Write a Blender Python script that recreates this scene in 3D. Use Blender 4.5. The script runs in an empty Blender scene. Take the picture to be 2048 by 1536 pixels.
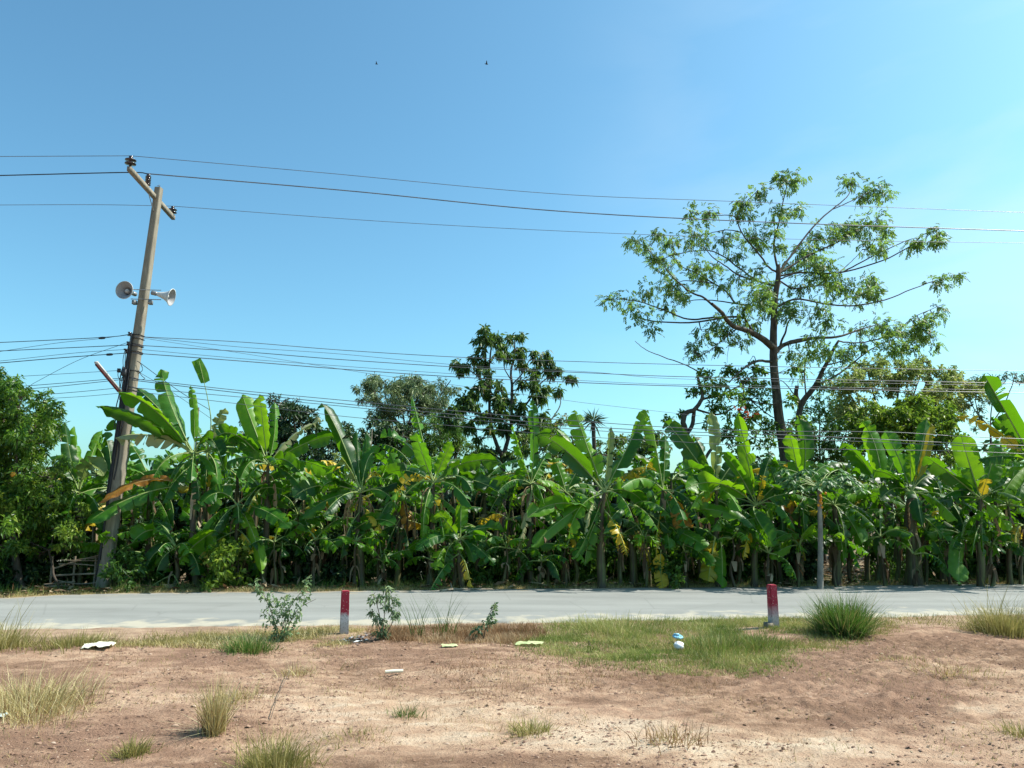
import bpy, math
import numpy as np
from mathutils import Vector
R = math.radians
SC = bpy.context.scene
COL = SC.collection
rng = np.random.default_rng(7)

# ---------------------------------------------------------------- camera, sky, sun, exposure
PITCH = R(9.25); F = 1547.0; CAMZ = 2.0
cam = bpy.data.cameras.new('camera'); camo = bpy.data.objects.new('camera', cam); COL.objects.link(camo)
camo.location = (0, 0, CAMZ); camo.rotation_euler = (math.pi/2 + PITCH, 0, 0)
cam.sensor_width = 36; cam.lens = F/2048*36; cam.clip_start = 0.05; cam.clip_end = 5000
SC.camera = camo
SUN_EL = R(49); SUN_ROT = R(79)          # to the right, a little beyond the trees
world = bpy.data.worlds.new('World'); SC.world = world; world.use_nodes = True
wn = world.node_tree; N = wn.nodes; L = wn.links
sky = N.new('ShaderNodeTexSky'); sky.sky_type = 'NISHITA'; sky.sun_disc = False
sky.sun_elevation = SUN_EL; sky.sun_rotation = SUN_ROT
sky.air_density = 1.0; sky.dust_density = 1.7; sky.ozone_density = 1.0; sky.altitude = 0
tint = N.new('ShaderNodeMix'); tint.data_type = 'RGBA'; tint.blend_type = 'MULTIPLY'; tint.inputs[0].default_value = 1
tint.inputs[7].default_value = (0.53, 0.86, 0.85, 1)
hs = N.new('ShaderNodeGamma'); hs.inputs['Gamma'].default_value = 1.1
L.new(sky.outputs[0], hs.inputs['Color']); L.new(hs.outputs[0], tint.inputs[6])
# thin high cirrus, seen as faint streaks
tc = N.new('ShaderNodeTexCoord'); mp = N.new('ShaderNodeMapping')
mp.inputs['Scale'].default_value = (2.0, 2.0, 6.5); mp.inputs['Rotation'].default_value = (0.15, 0.75, 0.1); mp.inputs['Location'].default_value = (2.3, 0.4, 1.1)
ns = N.new('ShaderNodeTexNoise'); ns.inputs['Scale'].default_value = 1.3; ns.inputs['Detail'].default_value = 7; ns.inputs['Distortion'].default_value = 0.5
rp = N.new('ShaderNodeMapRange'); rp.inputs[1].default_value = 0.47; rp.inputs[2].default_value = 0.66; rp.inputs[4].default_value = 0.24
L.new(tc.outputs['Generated'], mp.inputs[0]); L.new(mp.outputs[0], ns.inputs[0]); L.new(ns.outputs[0], rp.inputs[0])
cm = N.new('ShaderNodeMix'); cm.data_type = 'RGBA'; cm.inputs[7].default_value = (4.3, 4.9, 5.2, 1)
sxw = N.new('ShaderNodeSeparateXYZ'); L.new(tc.outputs['Generated'], sxw.inputs[0]); rx_ = N.new('ShaderNodeMapRange'); rx_.inputs[1].default_value = .05; rx_.inputs[2].default_value = .5; L.new(sxw.outputs[0], rx_.inputs[0])
mu = N.new('ShaderNodeMath'); mu.operation = 'MULTIPLY'; L.new(rp.outputs[0], mu.inputs[0]); L.new(rx_.outputs[0], mu.inputs[1]); L.new(mu.outputs[0], cm.inputs[0]); L.new(tint.outputs[2], cm.inputs[6])
bgn = N['Background']; bgn.inputs[1].default_value = 0.13
L.new(cm.outputs[2], bgn.inputs[0])
sl = bpy.data.lights.new('sun', 'SUN'); sl.energy = 5.0; sl.angle = R(0.5); sl.color = (1.0, 0.95, 0.86)
so = bpy.data.objects.new('sun', sl); COL.objects.link(so)
SV = Vector((math.sin(SUN_ROT)*math.cos(SUN_EL), math.cos(SUN_ROT)*math.cos(SUN_EL), math.sin(SUN_EL)))
so.rotation_euler = SV.to_track_quat('Z', 'Y').to_euler(); so.location = (20, 8, 30)
vs = SC.view_settings; vs.view_transform = 'Standard'; vs.look = 'None'; vs.gamma = 1; vs.use_curve_mapping = False
vs.exposure = 0.75
SC.render.engine = 'CYCLES'
SC.cycles.max_bounces = 8; SC.cycles.transmission_bounces = 4; SC.cycles.diffuse_bounces = 4

# ---------------------------------------------------------------- pixel -> place helpers
cp, sp = math.cos(PITCH), math.sin(PITCH)
def ray(x, y):
    a = (x-1024)/F; b = (768-y)/F
    return np.array([a, cp - b*sp, sp + b*cp])
def at(x, y, Y):
    d = ray(x, y); return np.array([0, 0, CAMZ]) + d*(Y/d[1])
def onz(x, y, z=0.0):
    d = ray(x, y); return np.array([0, 0, CAMZ]) + d*((z-CAMZ)/d[2])
def m_per_px(Y): return Y/F

# ---------------------------------------------------------------- noise
def _h(ix, iy, s):
    n = (ix*374761393 + iy*668265263 + s*974634777) & 0xffffffff
    n = ((n ^ (n >> 13))*1274126177) & 0xffffffff
    return ((n ^ (n >> 16)) & 0xffff)/65535.0
def vnoise(x, y, s=0):
    x = np.asarray(x, float); y = np.asarray(y, float)
    ix = np.floor(x).astype(np.int64); iy = np.floor(y).astype(np.int64)
    fx = x-ix; fy = y-iy; fx = fx*fx*(3-2*fx); fy = fy*fy*(3-2*fy)
    a = _h(ix, iy, s); b = _h(ix+1, iy, s); c = _h(ix, iy+1, s); d = _h(ix+1, iy+1, s)
    return (a*(1-fx)+b*fx)*(1-fy) + (c*(1-fx)+d*fx)*fy
def fbm(x, y, s=0, o=4):
    r = 0; a = .5; t = 0
    for i in range(o):
        r = r + a*vnoise(x*2**i, y*2**i, s+i*17); t += a; a *= .5
    return r/t
def sstep(a, b, x):
    t = np.clip((x-a)/(b-a), 0, 1); return t*t*(3-2*t)

# ---------------------------------------------------------------- mesh helpers
def mesh_np(name, V, Fq, mats, attrs=None, smooth=False, midx=None):
    V = np.asarray(V, np.float32).reshape(-1, 3); Fq = np.asarray(Fq, np.int32)
    me = bpy.data.meshes.new(name)
    k = Fq.shape[1]; nf = len(Fq)
    me.vertices.add(len(V)); me.vertices.foreach_set('co', V.ravel())
    me.loops.add(nf*k); me.loops.foreach_set('vertex_index', Fq.ravel())
    me.polygons.add(nf); me.polygons.foreach_set('loop_start', np.arange(0, nf*k, k, dtype=np.int32))
    if midx is not None: me.polygons.foreach_set('material_index', np.asarray(midx, np.int32))
    if smooth: me.polygons.foreach_set('use_smooth', np.ones(nf, bool))
    for m in (mats if isinstance(mats, (list, tuple)) else [mats]): me.materials.append(m)
    for nm, arr in (attrs or {}).items():
        arr = np.asarray(arr, np.float32)
        if arr.ndim == 1:
            a = me.attributes.new(nm, 'FLOAT', 'POINT'); a.data.foreach_set('value', arr)
        else:
            a = me.attributes.new(nm, 'FLOAT_VECTOR', 'POINT'); a.data.foreach_set('vector', arr.ravel())
    me.update(calc_edges=True)
    return me
def obj(name, me, parent=None, **kw):
    o = bpy.data.objects.new(name, me); COL.objects.link(o)
    if parent is not None: o.parent = parent
    for k, v in kw.items(): o[k] = v
    return o
def thing(name, label, cat, loc, group=None):
    o = bpy.data.objects.new(name, None); COL.objects.link(o); o.location = tuple(loc); o.empty_display_size = .2
    o['label'] = label; o['category'] = cat
    if group: o['group'] = group
    return o
def tag(o, label, cat, group=None):
    o['label'] = label; o['category'] = cat
    if group: o['group'] = group
    return o
class Geo:
    """collects quads/tris in world space"""
    def __init__(s): s.V = []; s.F = []; s.A = []; s.M = []; s.n = 0
    def add(s, V, Fq, a=0.5, m=0):
        V = np.asarray(V, float).reshape(-1, 3); Fq = np.asarray(Fq)
        if Fq.shape[1] == 3: Fq = np.concatenate([Fq, Fq[:, 2:]], 1)
        s.V.append(V); s.F.append(Fq+s.n); s.n += len(V)
        s.A.append(np.broadcast_to(np.asarray(a, float), (len(V),)) if np.ndim(a) < 2 else a); s.M.append(np.full(len(Fq), m)); return s
    def tube(s, P, r, k=6, a=0.5, cap=True, m=0):
        P = np.asarray(P, float); n = len(P); r = np.broadcast_to(np.asarray(r, float), (n,))
        T = np.gradient(P, axis=0); T /= np.linalg.norm(T, axis=1)[:, None]+1e-9
        ref = np.array([0, 0, 1.0]) if abs(T[:, 2]).mean() < .8 else np.array([0, 1.0, 0])
        B = np.cross(T, ref); B /= np.linalg.norm(B, axis=1)[:, None]+1e-9; C = np.cross(T, B)
        th = np.arange(k)*2*np.pi/k
        V = P[:, None] + r[:, None, None]*(np.cos(th)[None, :, None]*B[:, None] + np.sin(th)[None, :, None]*C[:, None])
        i = np.arange(n-1)[:, None]*k; j = np.arange(k)[None]; j2 = (j+1) % k
        Fq = np.stack([i+j, i+j2, i+k+j2, i+k+j], -1).reshape(-1, 4)
        s.add(V.reshape(-1, 3), Fq, a, m)
        if cap:
            for e, q in ((0, 0), (n-1, (n-1)*k)):
                V2 = np.concatenate([V[e], P[e][None]]); f = np.array([[t, (t+1) % k, k, k] for t in range(k)])
                s.add(V2, f, a, m)
        return s
    def box(s, c, sx, sy, sz, X=(1, 0, 0), Yv=(0, 1, 0), Z=(0, 0, 1), a=.5, taper=1.0, m=0):
        c = np.array(c, float); X, Yv, Z = (np.array(v, float) for v in (X, Yv, Z))
        V = []
        for z, t in ((-1, 1.0), (1, taper)):
            for x, y in ((-1, -1), (1, -1), (1, 1), (-1, 1)):
                V.append(c + X*x*sx/2*t + Yv*y*sy/2*t + Z*z*sz/2)
        s.add(V, [[0, 3, 2, 1], [4, 5, 6, 7], [0, 1, 5, 4], [1, 2, 6, 5], [2, 3, 7, 6], [3, 0, 4, 7]], a, m); return s
    def lathe(s, prof, o, axis, k=24, a=.5, m=0):
        o = np.array(o, float); ax = np.array(axis, float); ax /= np.linalg.norm(ax)
        ref = np.array([0, 0, 1.0]) if abs(ax[2]) < .8 else np.array([1.0, 0, 0])
        B = np.cross(ax, ref); B /= np.linalg.norm(B); C = np.cross(ax, B); th = np.arange(k)*2*np.pi/k
        V = np.array([[o + ax*h + r*(math.cos(t)*B+math.sin(t)*C) for t in th] for r, h in prof]).reshape(-1, 3)
        n = len(prof); i = np.arange(n-1)[:, None]*k; j = np.arange(k)[None]; j2 = (j+1) % k
        s.add(V, np.stack([i+j, i+j2, i+k+j2, i+k+j], -1).reshape(-1, 4), a, m); return s
    def mesh(s, name, mats, origin=(0, 0, 0), smooth=False, clean=True):
        V = np.concatenate(s.V) - np.array(origin); Fq = np.concatenate(s.F)
        me = mesh_np(name, V, Fq, mats, {'v': np.concatenate([np.asarray(a).ravel() for a in s.A])}, smooth, np.concatenate(s.M))
        if clean and (Fq[:, 2] == Fq[:, 3]).any(): me.validate()
        return me
    def obj(s, name, mats, parent=None, origin=None, smooth=False, **kw):
        if origin is None: origin = parent_origin(parent)
        return obj(name, s.mesh(name, mats, origin, smooth), parent, **kw)
def parent_origin(p):
    o = np.zeros(3)
    while p is not None: o = o + np.array(p.location); p = p.parent
    return o
def bezier(P, n):
    P = [np.array(p, float) for p in P]; t = np.linspace(0, 1, n)[:, None]
    if len(P) == 3: return (1-t)**2*P[0]+2*t*(1-t)*P[1]+t*t*P[2]
    return (1-t)*P[0]+t*P[1]
def spline(P, n):
    """Catmull-Rom through the points"""
    P = np.array(P, float); m = len(P)
    if m < 3: return P[0] + (P[-1]-P[0])*np.linspace(0, 1, n)[:, None]
    Q = np.concatenate([[2*P[0]-P[1]], P, [2*P[-1]-P[-2]]]); out = []
    for u in np.linspace(0, m-1-1e-6, n):
        i = int(u); t = u-i; a, b, c, d = Q[i:i+4]
        out.append(.5*((2*b)+(-a+c)*t+(2*a-5*b+4*c-d)*t*t+(-a+3*b-3*c+d)*t**3))
    return np.array(out)

# ---------------------------------------------------------------- materials
def newmat(name):
    m = bpy.data.materials.new(name); m.use_nodes = True; nt = m.node_tree
    b = nt.nodes['Principled BSDF']; return m, nt, b
def nd(nt, t, **kw):
    n = nt.nodes.new(t)
    for k, v in kw.items():
        if k.startswith('i_'):
            key = k[2:]; key = int(key) if key.isdigit() else key
            n.inputs[key].default_value = v
        else: setattr(n, k, v)
    return n
def ramp(nt, fac, stops):
    r = nt.nodes.new('ShaderNodeValToRGB'); e = r.color_ramp.elements
    while len(e) < len(stops): e.new(.5)
    for i, (p, c) in enumerate(stops): e[i].position = p; e[i].color = (*c, 1)
    nt.links.new(fac, r.inputs[0]); return r.outputs[0]
def mixc(nt, fac, a, b, mode='MIX'):
    m = nd(nt, 'ShaderNodeMix', data_type='RGBA', blend_type=mode)
    for k, v in ((0, fac), (6, a), (7, b)):
        if isinstance(v, (int, float)): m.inputs[k].default_value = v
        elif isinstance(v, tuple): m.inputs[k].default_value = (*v, 1)
        else: nt.links.new(v, m.inputs[k])
    return m.outputs[2]
def noise(nt, scale, detail=4, vec=None, rough=.55, sc=None, dist=0):
    n = nd(nt, 'ShaderNodeTexNoise'); n.inputs['Scale'].default_value = scale; n.inputs['Detail'].default_value = detail
    n.inputs['Roughness'].default_value = rough; n.inputs['Distortion'].default_value = dist
    if vec is not None:
        if sc is not None:
            mp = nd(nt, 'ShaderNodeMapping'); mp.inputs['Scale'].default_value = sc; nt.links.new(vec, mp.inputs[0]); vec = mp.outputs[0]
        nt.links.new(vec, n.inputs['Vector'])
    return n.outputs[0]
def mrange(nt, v, a, b, c=0.0, d=1.0):
    m = nd(nt, 'ShaderNodeMapRange'); nt.links.new(v, m.inputs[0])
    for i, x in enumerate((a, b, c, d)): m.inputs[i+1].default_value = x
    return m.outputs[0]
def bump(nt, b, h, strength=.5, dist=.01):
    n = nd(nt, 'ShaderNodeBump'); n.inputs['Strength'].default_value = strength; n.inputs['Distance'].default_value = dist
    nt.links.new(h, n.inputs['Height']); nt.links.new(n.outputs[0], b.inputs['Normal'])
def objco(nt): return nd(nt, 'ShaderNodeTexCoord').outputs['Object']
def geopos(nt): return nd(nt, 'ShaderNodeNewGeometry').outputs['Position']

def leaf_mat(name, stops, trans=.35, tcol=(.16, .30, .02), rough=.45, spec=.35):
    """small foliage: colour from the per-leaf value 'v'"""
    m, nt, b = newmat(name)
    at_ = nd(nt, 'ShaderNodeAttribute', attribute_name='v')
    c = ramp(nt, at_.outputs['Fac'], stops); nt.links.new(c, b.inputs['Base Color'])
    b.inputs['Roughness'].default_value = rough; b.inputs['Specular IOR Level'].default_value = spec
    tr = nd(nt, 'ShaderNodeBsdfTranslucent')
    nt.links.new(mixc(nt, .55, c, tcol), tr.inputs[0])
    mx = nd(nt, 'ShaderNodeMixShader'); mx.inputs[0].default_value = trans
    nt.links.new(b.outputs[0], mx.inputs[1]); nt.links.new(tr.outputs[0], mx.inputs[2])
    nt.links.new(mx.outputs[0], nt.nodes['Material Output'].inputs[0]); return m
def blade_mat(name, stops, trans, tcol, edge=(.16, .10, .03), edge_amt=.6, rough=.38, spec=.4):
    """banana leaf: attribute luv = (across 0..1, metres along, random)"""
    m, nt, b = newmat(name)
    a = nd(nt, 'ShaderNodeAttribute', attribute_name='luv'); sx = nd(nt, 'ShaderNodeSeparateXYZ'); nt.links.new(a.outputs['Vector'], sx.inputs[0])
    v1 = noise(nt, 1.0, 3, a.outputs['Vector'], sc=(1.2, 55, 7)); v2 = noise(nt, 1.0, 3, a.outputs['Vector'], sc=(1.5, 3.5, 9))
    s = nd(nt, 'ShaderNodeMath', operation='MULTIPLY_ADD'); nt.links.new(v1, s.inputs[0]); s.inputs[1].default_value = .45
    s2 = nd(nt, 'ShaderNodeMath', operation='MULTIPLY_ADD'); nt.links.new(v2, s2.inputs[0]); s2.inputs[1].default_value = .6
    nt.links.new(sx.outputs[2], s2.inputs[2]); 
    s3 = nd(nt, 'ShaderNodeMath', operation='SUBTRACT'); nt.links.new(s2.outputs[0], s3.inputs[0]); s3.inputs[1].default_value = .52
    nt.links.new(s3.outputs[0], s.inputs[2])
    c = ramp(nt, s.outputs[0], stops)
    # browned margins
    e1 = mrange(nt, sx.outputs[0], .78, 1.0); en = noise(nt, 1, 4, a.outputs['Vector'], sc=(3, 9, 5))
    e2 = mrange(nt, en, .45, .62); em = nd(nt, 'ShaderNodeMath', operation='MULTIPLY'); nt.links.new(e1, em.inputs[0]); nt.links.new(e2, em.inputs[1])
    em2 = nd(nt, 'ShaderNodeMath', operation='MULTIPLY'); nt.links.new(em.outputs[0], em2.inputs[0]); em2.inputs[1].default_value = edge_amt
    c = mixc(nt, em2.outputs[0], c, edge)
    # paler midrib zone
    c = mixc(nt, mrange(nt, sx.outputs[0], .09, .02, 0, .55), c, (.16, .24, .05))
    nt.links.new(c, b.inputs['Base Color']); b.inputs['Roughness'].default_value = rough; b.inputs['Specular IOR Level'].default_value = spec
    bump(nt, b, v1, .35, .012)
    tr = nd(nt, 'ShaderNodeBsdfTranslucent'); nt.links.new(mixc(nt, .6, c, tcol), tr.inputs[0])
    mx = nd(nt, 'ShaderNodeMixShader'); mx.inputs[0].default_value = trans
    nt.links.new(b.outputs[0], mx.inputs[1]); nt.links.new(tr.outputs[0], mx.inputs[2])
    nt.links.new(mx.outputs[0], nt.nodes['Material Output'].inputs[0]); return m
def simple_mat(name, c1, c2, scale=8, rough=.7, sc=None, bumpd=0.004, metal=0, spec=.3, detail=5):
    m, nt, b = newmat(name); v = objco(nt); n = noise(nt, scale, detail, v, sc=sc)
    nt.links.new(ramp(nt, n, [(.3, c1), (.7, c2)]), b.inputs['Base Color'])
    b.inputs['Roughness'].default_value = rough; b.inputs['Metallic'].default_value = metal; b.inputs['Specular IOR Level'].default_value = spec
    if bumpd: bump(nt, b, n, .6, bumpd)
    return m
M = {}
M['ban_g'] = blade_mat('banana_leaf_green', [(.12, (.009, .05, .005)), (.5, (.030, .125, .008)), (.9, (.085, .22, .012))], .40, (.19, .46, .004), spec=.42, rough=.4)
M['ban_b'] = blade_mat('banana_leaf_bright', [(.12, (.04, .15, .008)), (.5, (.10, .26, .012)), (.9, (.17, .34, .018))], .46, (.28, .52, .005), edge_amt=.3, spec=.3)  # young leaves, and sunlit blades whose brightness is put into the colour
M['ban_y'] = blade_mat('banana_leaf_yellow', [(.1, (.24, .24, .015)), (.4, (.52, .38, .015)), (.9, (.66, .48, .05))], .4, (.5, .35, .02), edge=(.22, .10, .03))
M['ban_p'] = blade_mat('banana_leaf_pale', [(.15, (.14, .20, .06)), (.5, (.24, .29, .10)), (.9, (.38, .38, .2))], .35, (.3, .4, .05))
M['ban_o'] = blade_mat('banana_leaf_orange', [(.15, (.17, .07, .015)), (.5, (.36, .16, .02)), (.9, (.48, .25, .03))], .35, (.5, .25, .02), edge=(.1, .04, .02))
M['ban_n'] = blade_mat('banana_leaf_dead', [(.15, (.09, .05, .025)), (.5, (.19, .12, .06)), (.9, (.32, .22, .12))], .2, (.3, .16, .06), rough=.8, spec=.1)
M['rib'] = simple_mat('leaf_midrib', (.14, .22, .05), (.30, .36, .13), 6, .5, bumpd=0)
M['rib_dead'] = simple_mat('dry_midrib', (.25, .17, .08), (.42, .32, .17), 6, .7, bumpd=0)
def stem_mat():
    m, nt, b = newmat('banana_pseudostem'); v = objco(nt)
    n1 = noise(nt, 1, 5, v, sc=(14, 14, 1.2)); n2 = noise(nt, 1.3, 3, v)
    c = ramp(nt, n1, [(.28, (.035, .02, .012)), (.45, (.075, .06, .022)), (.62, (.095, .12, .028)), (.8, (.20, .17, .08))])
    c = mixc(nt, mrange(nt, n2, .42, .58, 0, .85), c, (.05, .032, .02))
    nt.links.new(c, b.inputs['Base Color']); b.inputs['Roughness'].default_value = .6; bump(nt, b, n1, .7, .02); return m
M['stem'] = stem_mat()
M['bark'] = simple_mat('grey_brown_bark', (.035, .028, .022), (.12, .10, .075), 1, .9, sc=(9, 9, 2), bumpd=.03)
M['bark_pale'] = simple_mat('pale_bark', (.13, .12, .10), (.30, .28, .24), 1, .85, sc=(9, 9, 3), bumpd=.015)
M['twig'] = simple_mat('twig', (.08, .055, .04), (.2, .15, .11), 5, .85, bumpd=0)
M['wood_dry'] = simple_mat('dry_sticks', (.16, .12, .08), (.42, .36, .27), 3, .8, sc=(1, 8, 8), bumpd=.003)
M['hero'] = leaf_mat('airy_tree_leaf', [(0, (.03, .08, .028)), (.5, (.095, .18, .045)), (1, (.23, .32, .07))], .48, (.3, .5, .06))
M['mango'] = leaf_mat('mango_leaf', [(0, (.018, .06, .010)), (.5, (.07, .16, .02)), (.85, (.17, .27, .03)), (1, (.28, .36, .05))], .42, (.2, .40, .02), rough=.38, spec=.4)
M['teak'] = leaf_mat('drooping_leaf', [(0, (.018, .048, .016)), (.5, (.055, .115, .028)), (.93, (.14, .22, .04)), (1, (.28, .17, .04))], .34, (.2, .36, .03))
M['grey'] = leaf_mat('grey_green_leaf', [(0, (.035, .065, .03)), (.5, (.11, .165, .07)), (1, (.25, .31, .13))], .25, (.15, .22, .06))
M['olive'] = leaf_mat('olive_flowering_leaf', [(0, (.07, .12, .04)), (.5, (.21, .29, .08)), (.9, (.36, .39, .12)), (1, (.44, .36, .14))], .42, (.42, .52, .1))
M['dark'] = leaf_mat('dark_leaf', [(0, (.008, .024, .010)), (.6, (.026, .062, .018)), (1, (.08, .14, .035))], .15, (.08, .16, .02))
M['lush'] = leaf_mat('lush_leaf', [(0, (.035, .09, .012)), (.5, (.13, .22, .025)), (1, (.33, .40, .05))], .42, (.2, .34, .02))
M['under'] = leaf_mat('undergrowth_leaf', [(0, (.014, .05, .010)), (.6, (.055, .13, .02)), (1, (.16, .26, .035))], .33, (.12, .26, .02))
M['papaya'] = leaf_mat('papaya_leaf', [(0, (.04, .11, .045)), (.6, (.09, .2, .07)), (1, (.16, .28, .11))], .4, (.2, .42, .08))
M['weed'] = leaf_mat('weed_leaf', [(0, (.09, .16, .07)), (.6, (.2, .3, .15)), (1, (.36, .44, .2))], .3, (.2, .35, .06))
M['weed_dark'] = leaf_mat('dusty_weed_leaf', [(0, (.07, .13, .06)), (.6, (.15, .23, .11)), (1, (.27, .33, .14))], .25, (.15, .25, .06))
M['flower'] = leaf_mat('flower', [(0, (.5, .05, .03)), (1, (.6, .25, .03))], .3, (.6, .1, .05))
M['g_green'] = leaf_mat('green_grass', [(0, (.08, .12, .025)), (.5, (.20, .235, .06)), (1, (.42, .39, .15))], .3, (.2, .32, .04), spec=.2)
M['g_lush'] = leaf_mat('tussock_grass', [(0, (.015, .045, .012)), (.5, (.055, .12, .022)), (1, (.22, .30, .10))], .3, (.15, .32, .03), spec=.2)
M['g_dry'] = leaf_mat('dry_grass', [(0, (.22, .18, .07)), (.5, (.44, .36, .16)), (1, (.68, .60, .36))], .3, (.5, .38, .12), spec=.1)
M['g_olive'] = leaf_mat('half_dry_grass', [(0, (.12, .13, .035)), (.5, (.26, .23, .075)), (1, (.50, .42, .2))], .3, (.35, .33, .08), spec=.1)
M['g_rust'] = leaf_mat('rusty_grass', [(0, (.13, .075, .04)), (.5, (.27, .17, .09)), (1, (.46, .34, .2))], .25, (.35, .18, .07), spec=.1)
M['litter'] = leaf_mat('dead_leaf_litter', [(0, (.05, .032, .018)), (.5, (.16, .10, .055)), (1, (.42, .33, .22))], .1, (.3, .18, .08), spec=.1)

# ---------------------------------------------------------------- leaf batches
def unit(a): return a/(np.linalg.norm(a, axis=-1, keepdims=True)+1e-9)
def leaves(P, D, Ln, W, Nn=None, v=None, g=None, bend=.18):
    """rhombic leaves folded a little along the midrib, two quads each"""
    n = len(P); D = unit(D)
    if Nn is None: Nn = rng.normal(size=(n, 3))
    S = unit(np.cross(D, Nn)); U = np.cross(S, D)
    Ln = np.broadcast_to(Ln, (n,))[:, None]; W = np.broadcast_to(W, (n,))[:, None]
    b = P; t = P + D*Ln - np.array([0, 0, 1.0])*Ln*bend; mid = P + D*Ln*.45 - U*W*.15
    l = P + D*Ln*.42 + S*W*.5 + U*W*.12; r = P + D*Ln*.42 - S*W*.5 + U*W*.12
    V = np.stack([b, l, mid, r, t], 1).reshape(-1, 3)
    i = np.arange(n)[:, None]*5
    Fq = np.concatenate([i+np.array([0, 2, 4, 1]), i+np.array([0, 3, 4, 2])])
    g.add(V, Fq, np.repeat(v if v is not None else rng.random(n), 5)); return g
def sph(n, r=(1, 1, 1), p=.5):
    d = unit(rng.normal(size=(n, 3))); return d*(rng.random((n, 1))**p)*np.array(r)
def blades(g, P, L_, W, lean, az=None, v=None, curl=.5, segs=2):
    """grass blades: tapered bent strips"""
    n = len(P); L_ = np.broadcast_to(L_, (n,)).astype(float); W = np.broadcast_to(W, (n,)).astype(float); lean = np.broadcast_to(lean, (n,))
    if az is None: az = rng.random(n)*2*np.pi
    H = np.stack([np.cos(az), np.sin(az), np.zeros(n)], 1); Z = np.array([0, 0, 1.0])
    pa = rng.random(n)*np.pi; S = np.stack([np.cos(pa), np.sin(pa), np.zeros(n)], 1)
    rows = []; Q = P.copy(); th = lean.copy()
    for k in range(segs+1):
        w = (W*(1-k/segs)**.7*.5 + .0004)[:, None]
        rows += [Q-S*w, Q+S*w]
        Q = Q + (H*np.sin(th)[:, None] + Z*np.cos(th)[:, None])*(L_/segs)[:, None]; th = th+curl*rng.random(n)
    V = np.stack(rows, 1).reshape(-1, 3); m = 2*(segs+1); i = np.arange(n)[:, None]*m
    Fq = np.concatenate([i+np.array([2*k, 2*k+1, 2*k+3, 2*k+2]) for k in range(segs)])
    g.add(V, Fq, np.repeat(v if v is not None else rng.random(n), m))

# ---------------------------------------------------------------- ground, road
def project(P):
    P = np.asarray(P, float); d = P-np.array([0, 0, CAMZ])
    f = d[..., 1]*cp + d[..., 2]*sp; u = -d[..., 1]*sp + d[..., 2]*cp
    f = np.where(f < .1, .1, f)
    return 1024 + F*d[..., 0]/f, 768 - F*u/f
NEAR = np.array([onz(x, y)[:2] for x, y in ((-60, 1262), (300, 1257), (700, 1253), (1100, 1247), (1500, 1240), (2048, 1231), (2200, 1229))])
FAR = np.array([onz(x, y)[:2] for x, y in ((-60, 1201), (120, 1192), (400, 1186), (700, 1184), (1100, 1179), (1500, 1176), (1800, 1172), (2048, 1169), (2200, 1167))])
def edge(poly, x):
    x = np.asarray(x, float); y = np.interp(x, poly[:, 0], poly[:, 1])
    s0 = (poly[1, 1]-poly[0, 1])/(poly[1, 0]-poly[0, 0])*.3; s1 = (poly[-1, 1]-poly[-2, 1])/(poly[-1, 0]-poly[-2, 0])*.6
    return np.where(x < poly[0, 0], poly[0, 1]+(x-poly[0, 0])*s0, np.where(x > poly[-1, 0], poly[-1, 1]+(x-poly[-1, 0])*s1, y))
def gz(x, y):
    x = np.asarray(x, float); y = np.asarray(y, float)
    ne = edge(NEAR, x); fe = edge(FAR, x)
    near = np.hypot(x, y-8) < 16
    h = (fbm(x*.35, y*.35, 3, 3)-.5)*.16 + (fbm(x*1.5, y*2.2, 5, 3)-.5)*.085
    h = h + np.where(near, (fbm(x*5, y*7, 9, 3)-.5)*.036, 0)
    dr = np.minimum(np.abs(y-ne), np.abs(y-fe)); k = sstep(.1, 1.6, dr)
    inr = (y > ne+.12) & (y < fe-.12)
    h = h*k + .02*sstep(.9, .2, dr)*0
    h = h + np.where(y > fe, -.10*sstep(.3, 1.2, y-fe) + .0, 0)
    return np.where(inr, -.06, h+.012)
def lin(a, b, s): return np.arange(a, b, s)
gx = np.concatenate([-np.geomspace(600, 13, 40), lin(-12.6, 12.6, .035), np.geomspace(13, 600, 40)])
gy = np.concatenate([[-400, -100, -30, -8, 0, 2.5], lin(4.2, 14.6, .035), lin(14.7, 22, .12), lin(22.2, 40, .5), np.geomspace(41, 1500, 40)])
GX, GY = np.meshgrid(gx, gy); GZ = gz(GX, GY)
PX, PYY = project(np.stack([GX, GY, 0*GX], -1))
front = (GY > 4) & (GY < 14.6)
def gau(x, y, rx, ry): return np.exp(-((PX-x)/rx)**2-((PYY-y)/ry)**2)
light = .18 + 0*GX
for x, y, rx, ry, a in ((1050, 1440, 330, 45, .55), (1430, 1500, 260, 50, .75), (700, 1415, 260, 30, .3), (2040, 1440, 170, 90, .45), (600, 1500, 150, 30, .3), (1180, 1475, 200, 30, .4), (1700, 1500, 120, 30, .3),
                       (330, 1410, 260, 25, .22), (1100, 1345, 330, 18, .15), (1850, 1520, 260, 30, .3), (900, 1490, 160, 20, .3),
                       (1700, 1415, 330, 60, -.28), (850, 1315, 330, 22, -.12), (1250, 1365, 160, 18, -.22), (1000, 1528, 330, 14, -.4), (1900, 1300, 230, 28, -.35), (200, 1500, 200, 40, -.08), (1560, 1340, 170, 25, -.25), (1600, 1500, 60, 20, -.1)):
    light = light + a*gau(x, y, rx, ry)
light = light*.85 + (fbm(GX*1.1, GY*2.2, 21, 5)-.5)*.75 + (fbm(GX*4.2, GY*9, 22, 4)-.5)*.7 + .02
ne = edge(NEAR, GX); fe = edge(FAR, GX)
wob = (fbm(GX*1.5, GY*1.5, 40, 3)-.5)*.5
strip = sstep(-1.45, -1.0, GY-ne+wob)*sstep(1.0, .6, GY-ne)*sstep(60, 200, GX*0+100)
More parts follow.
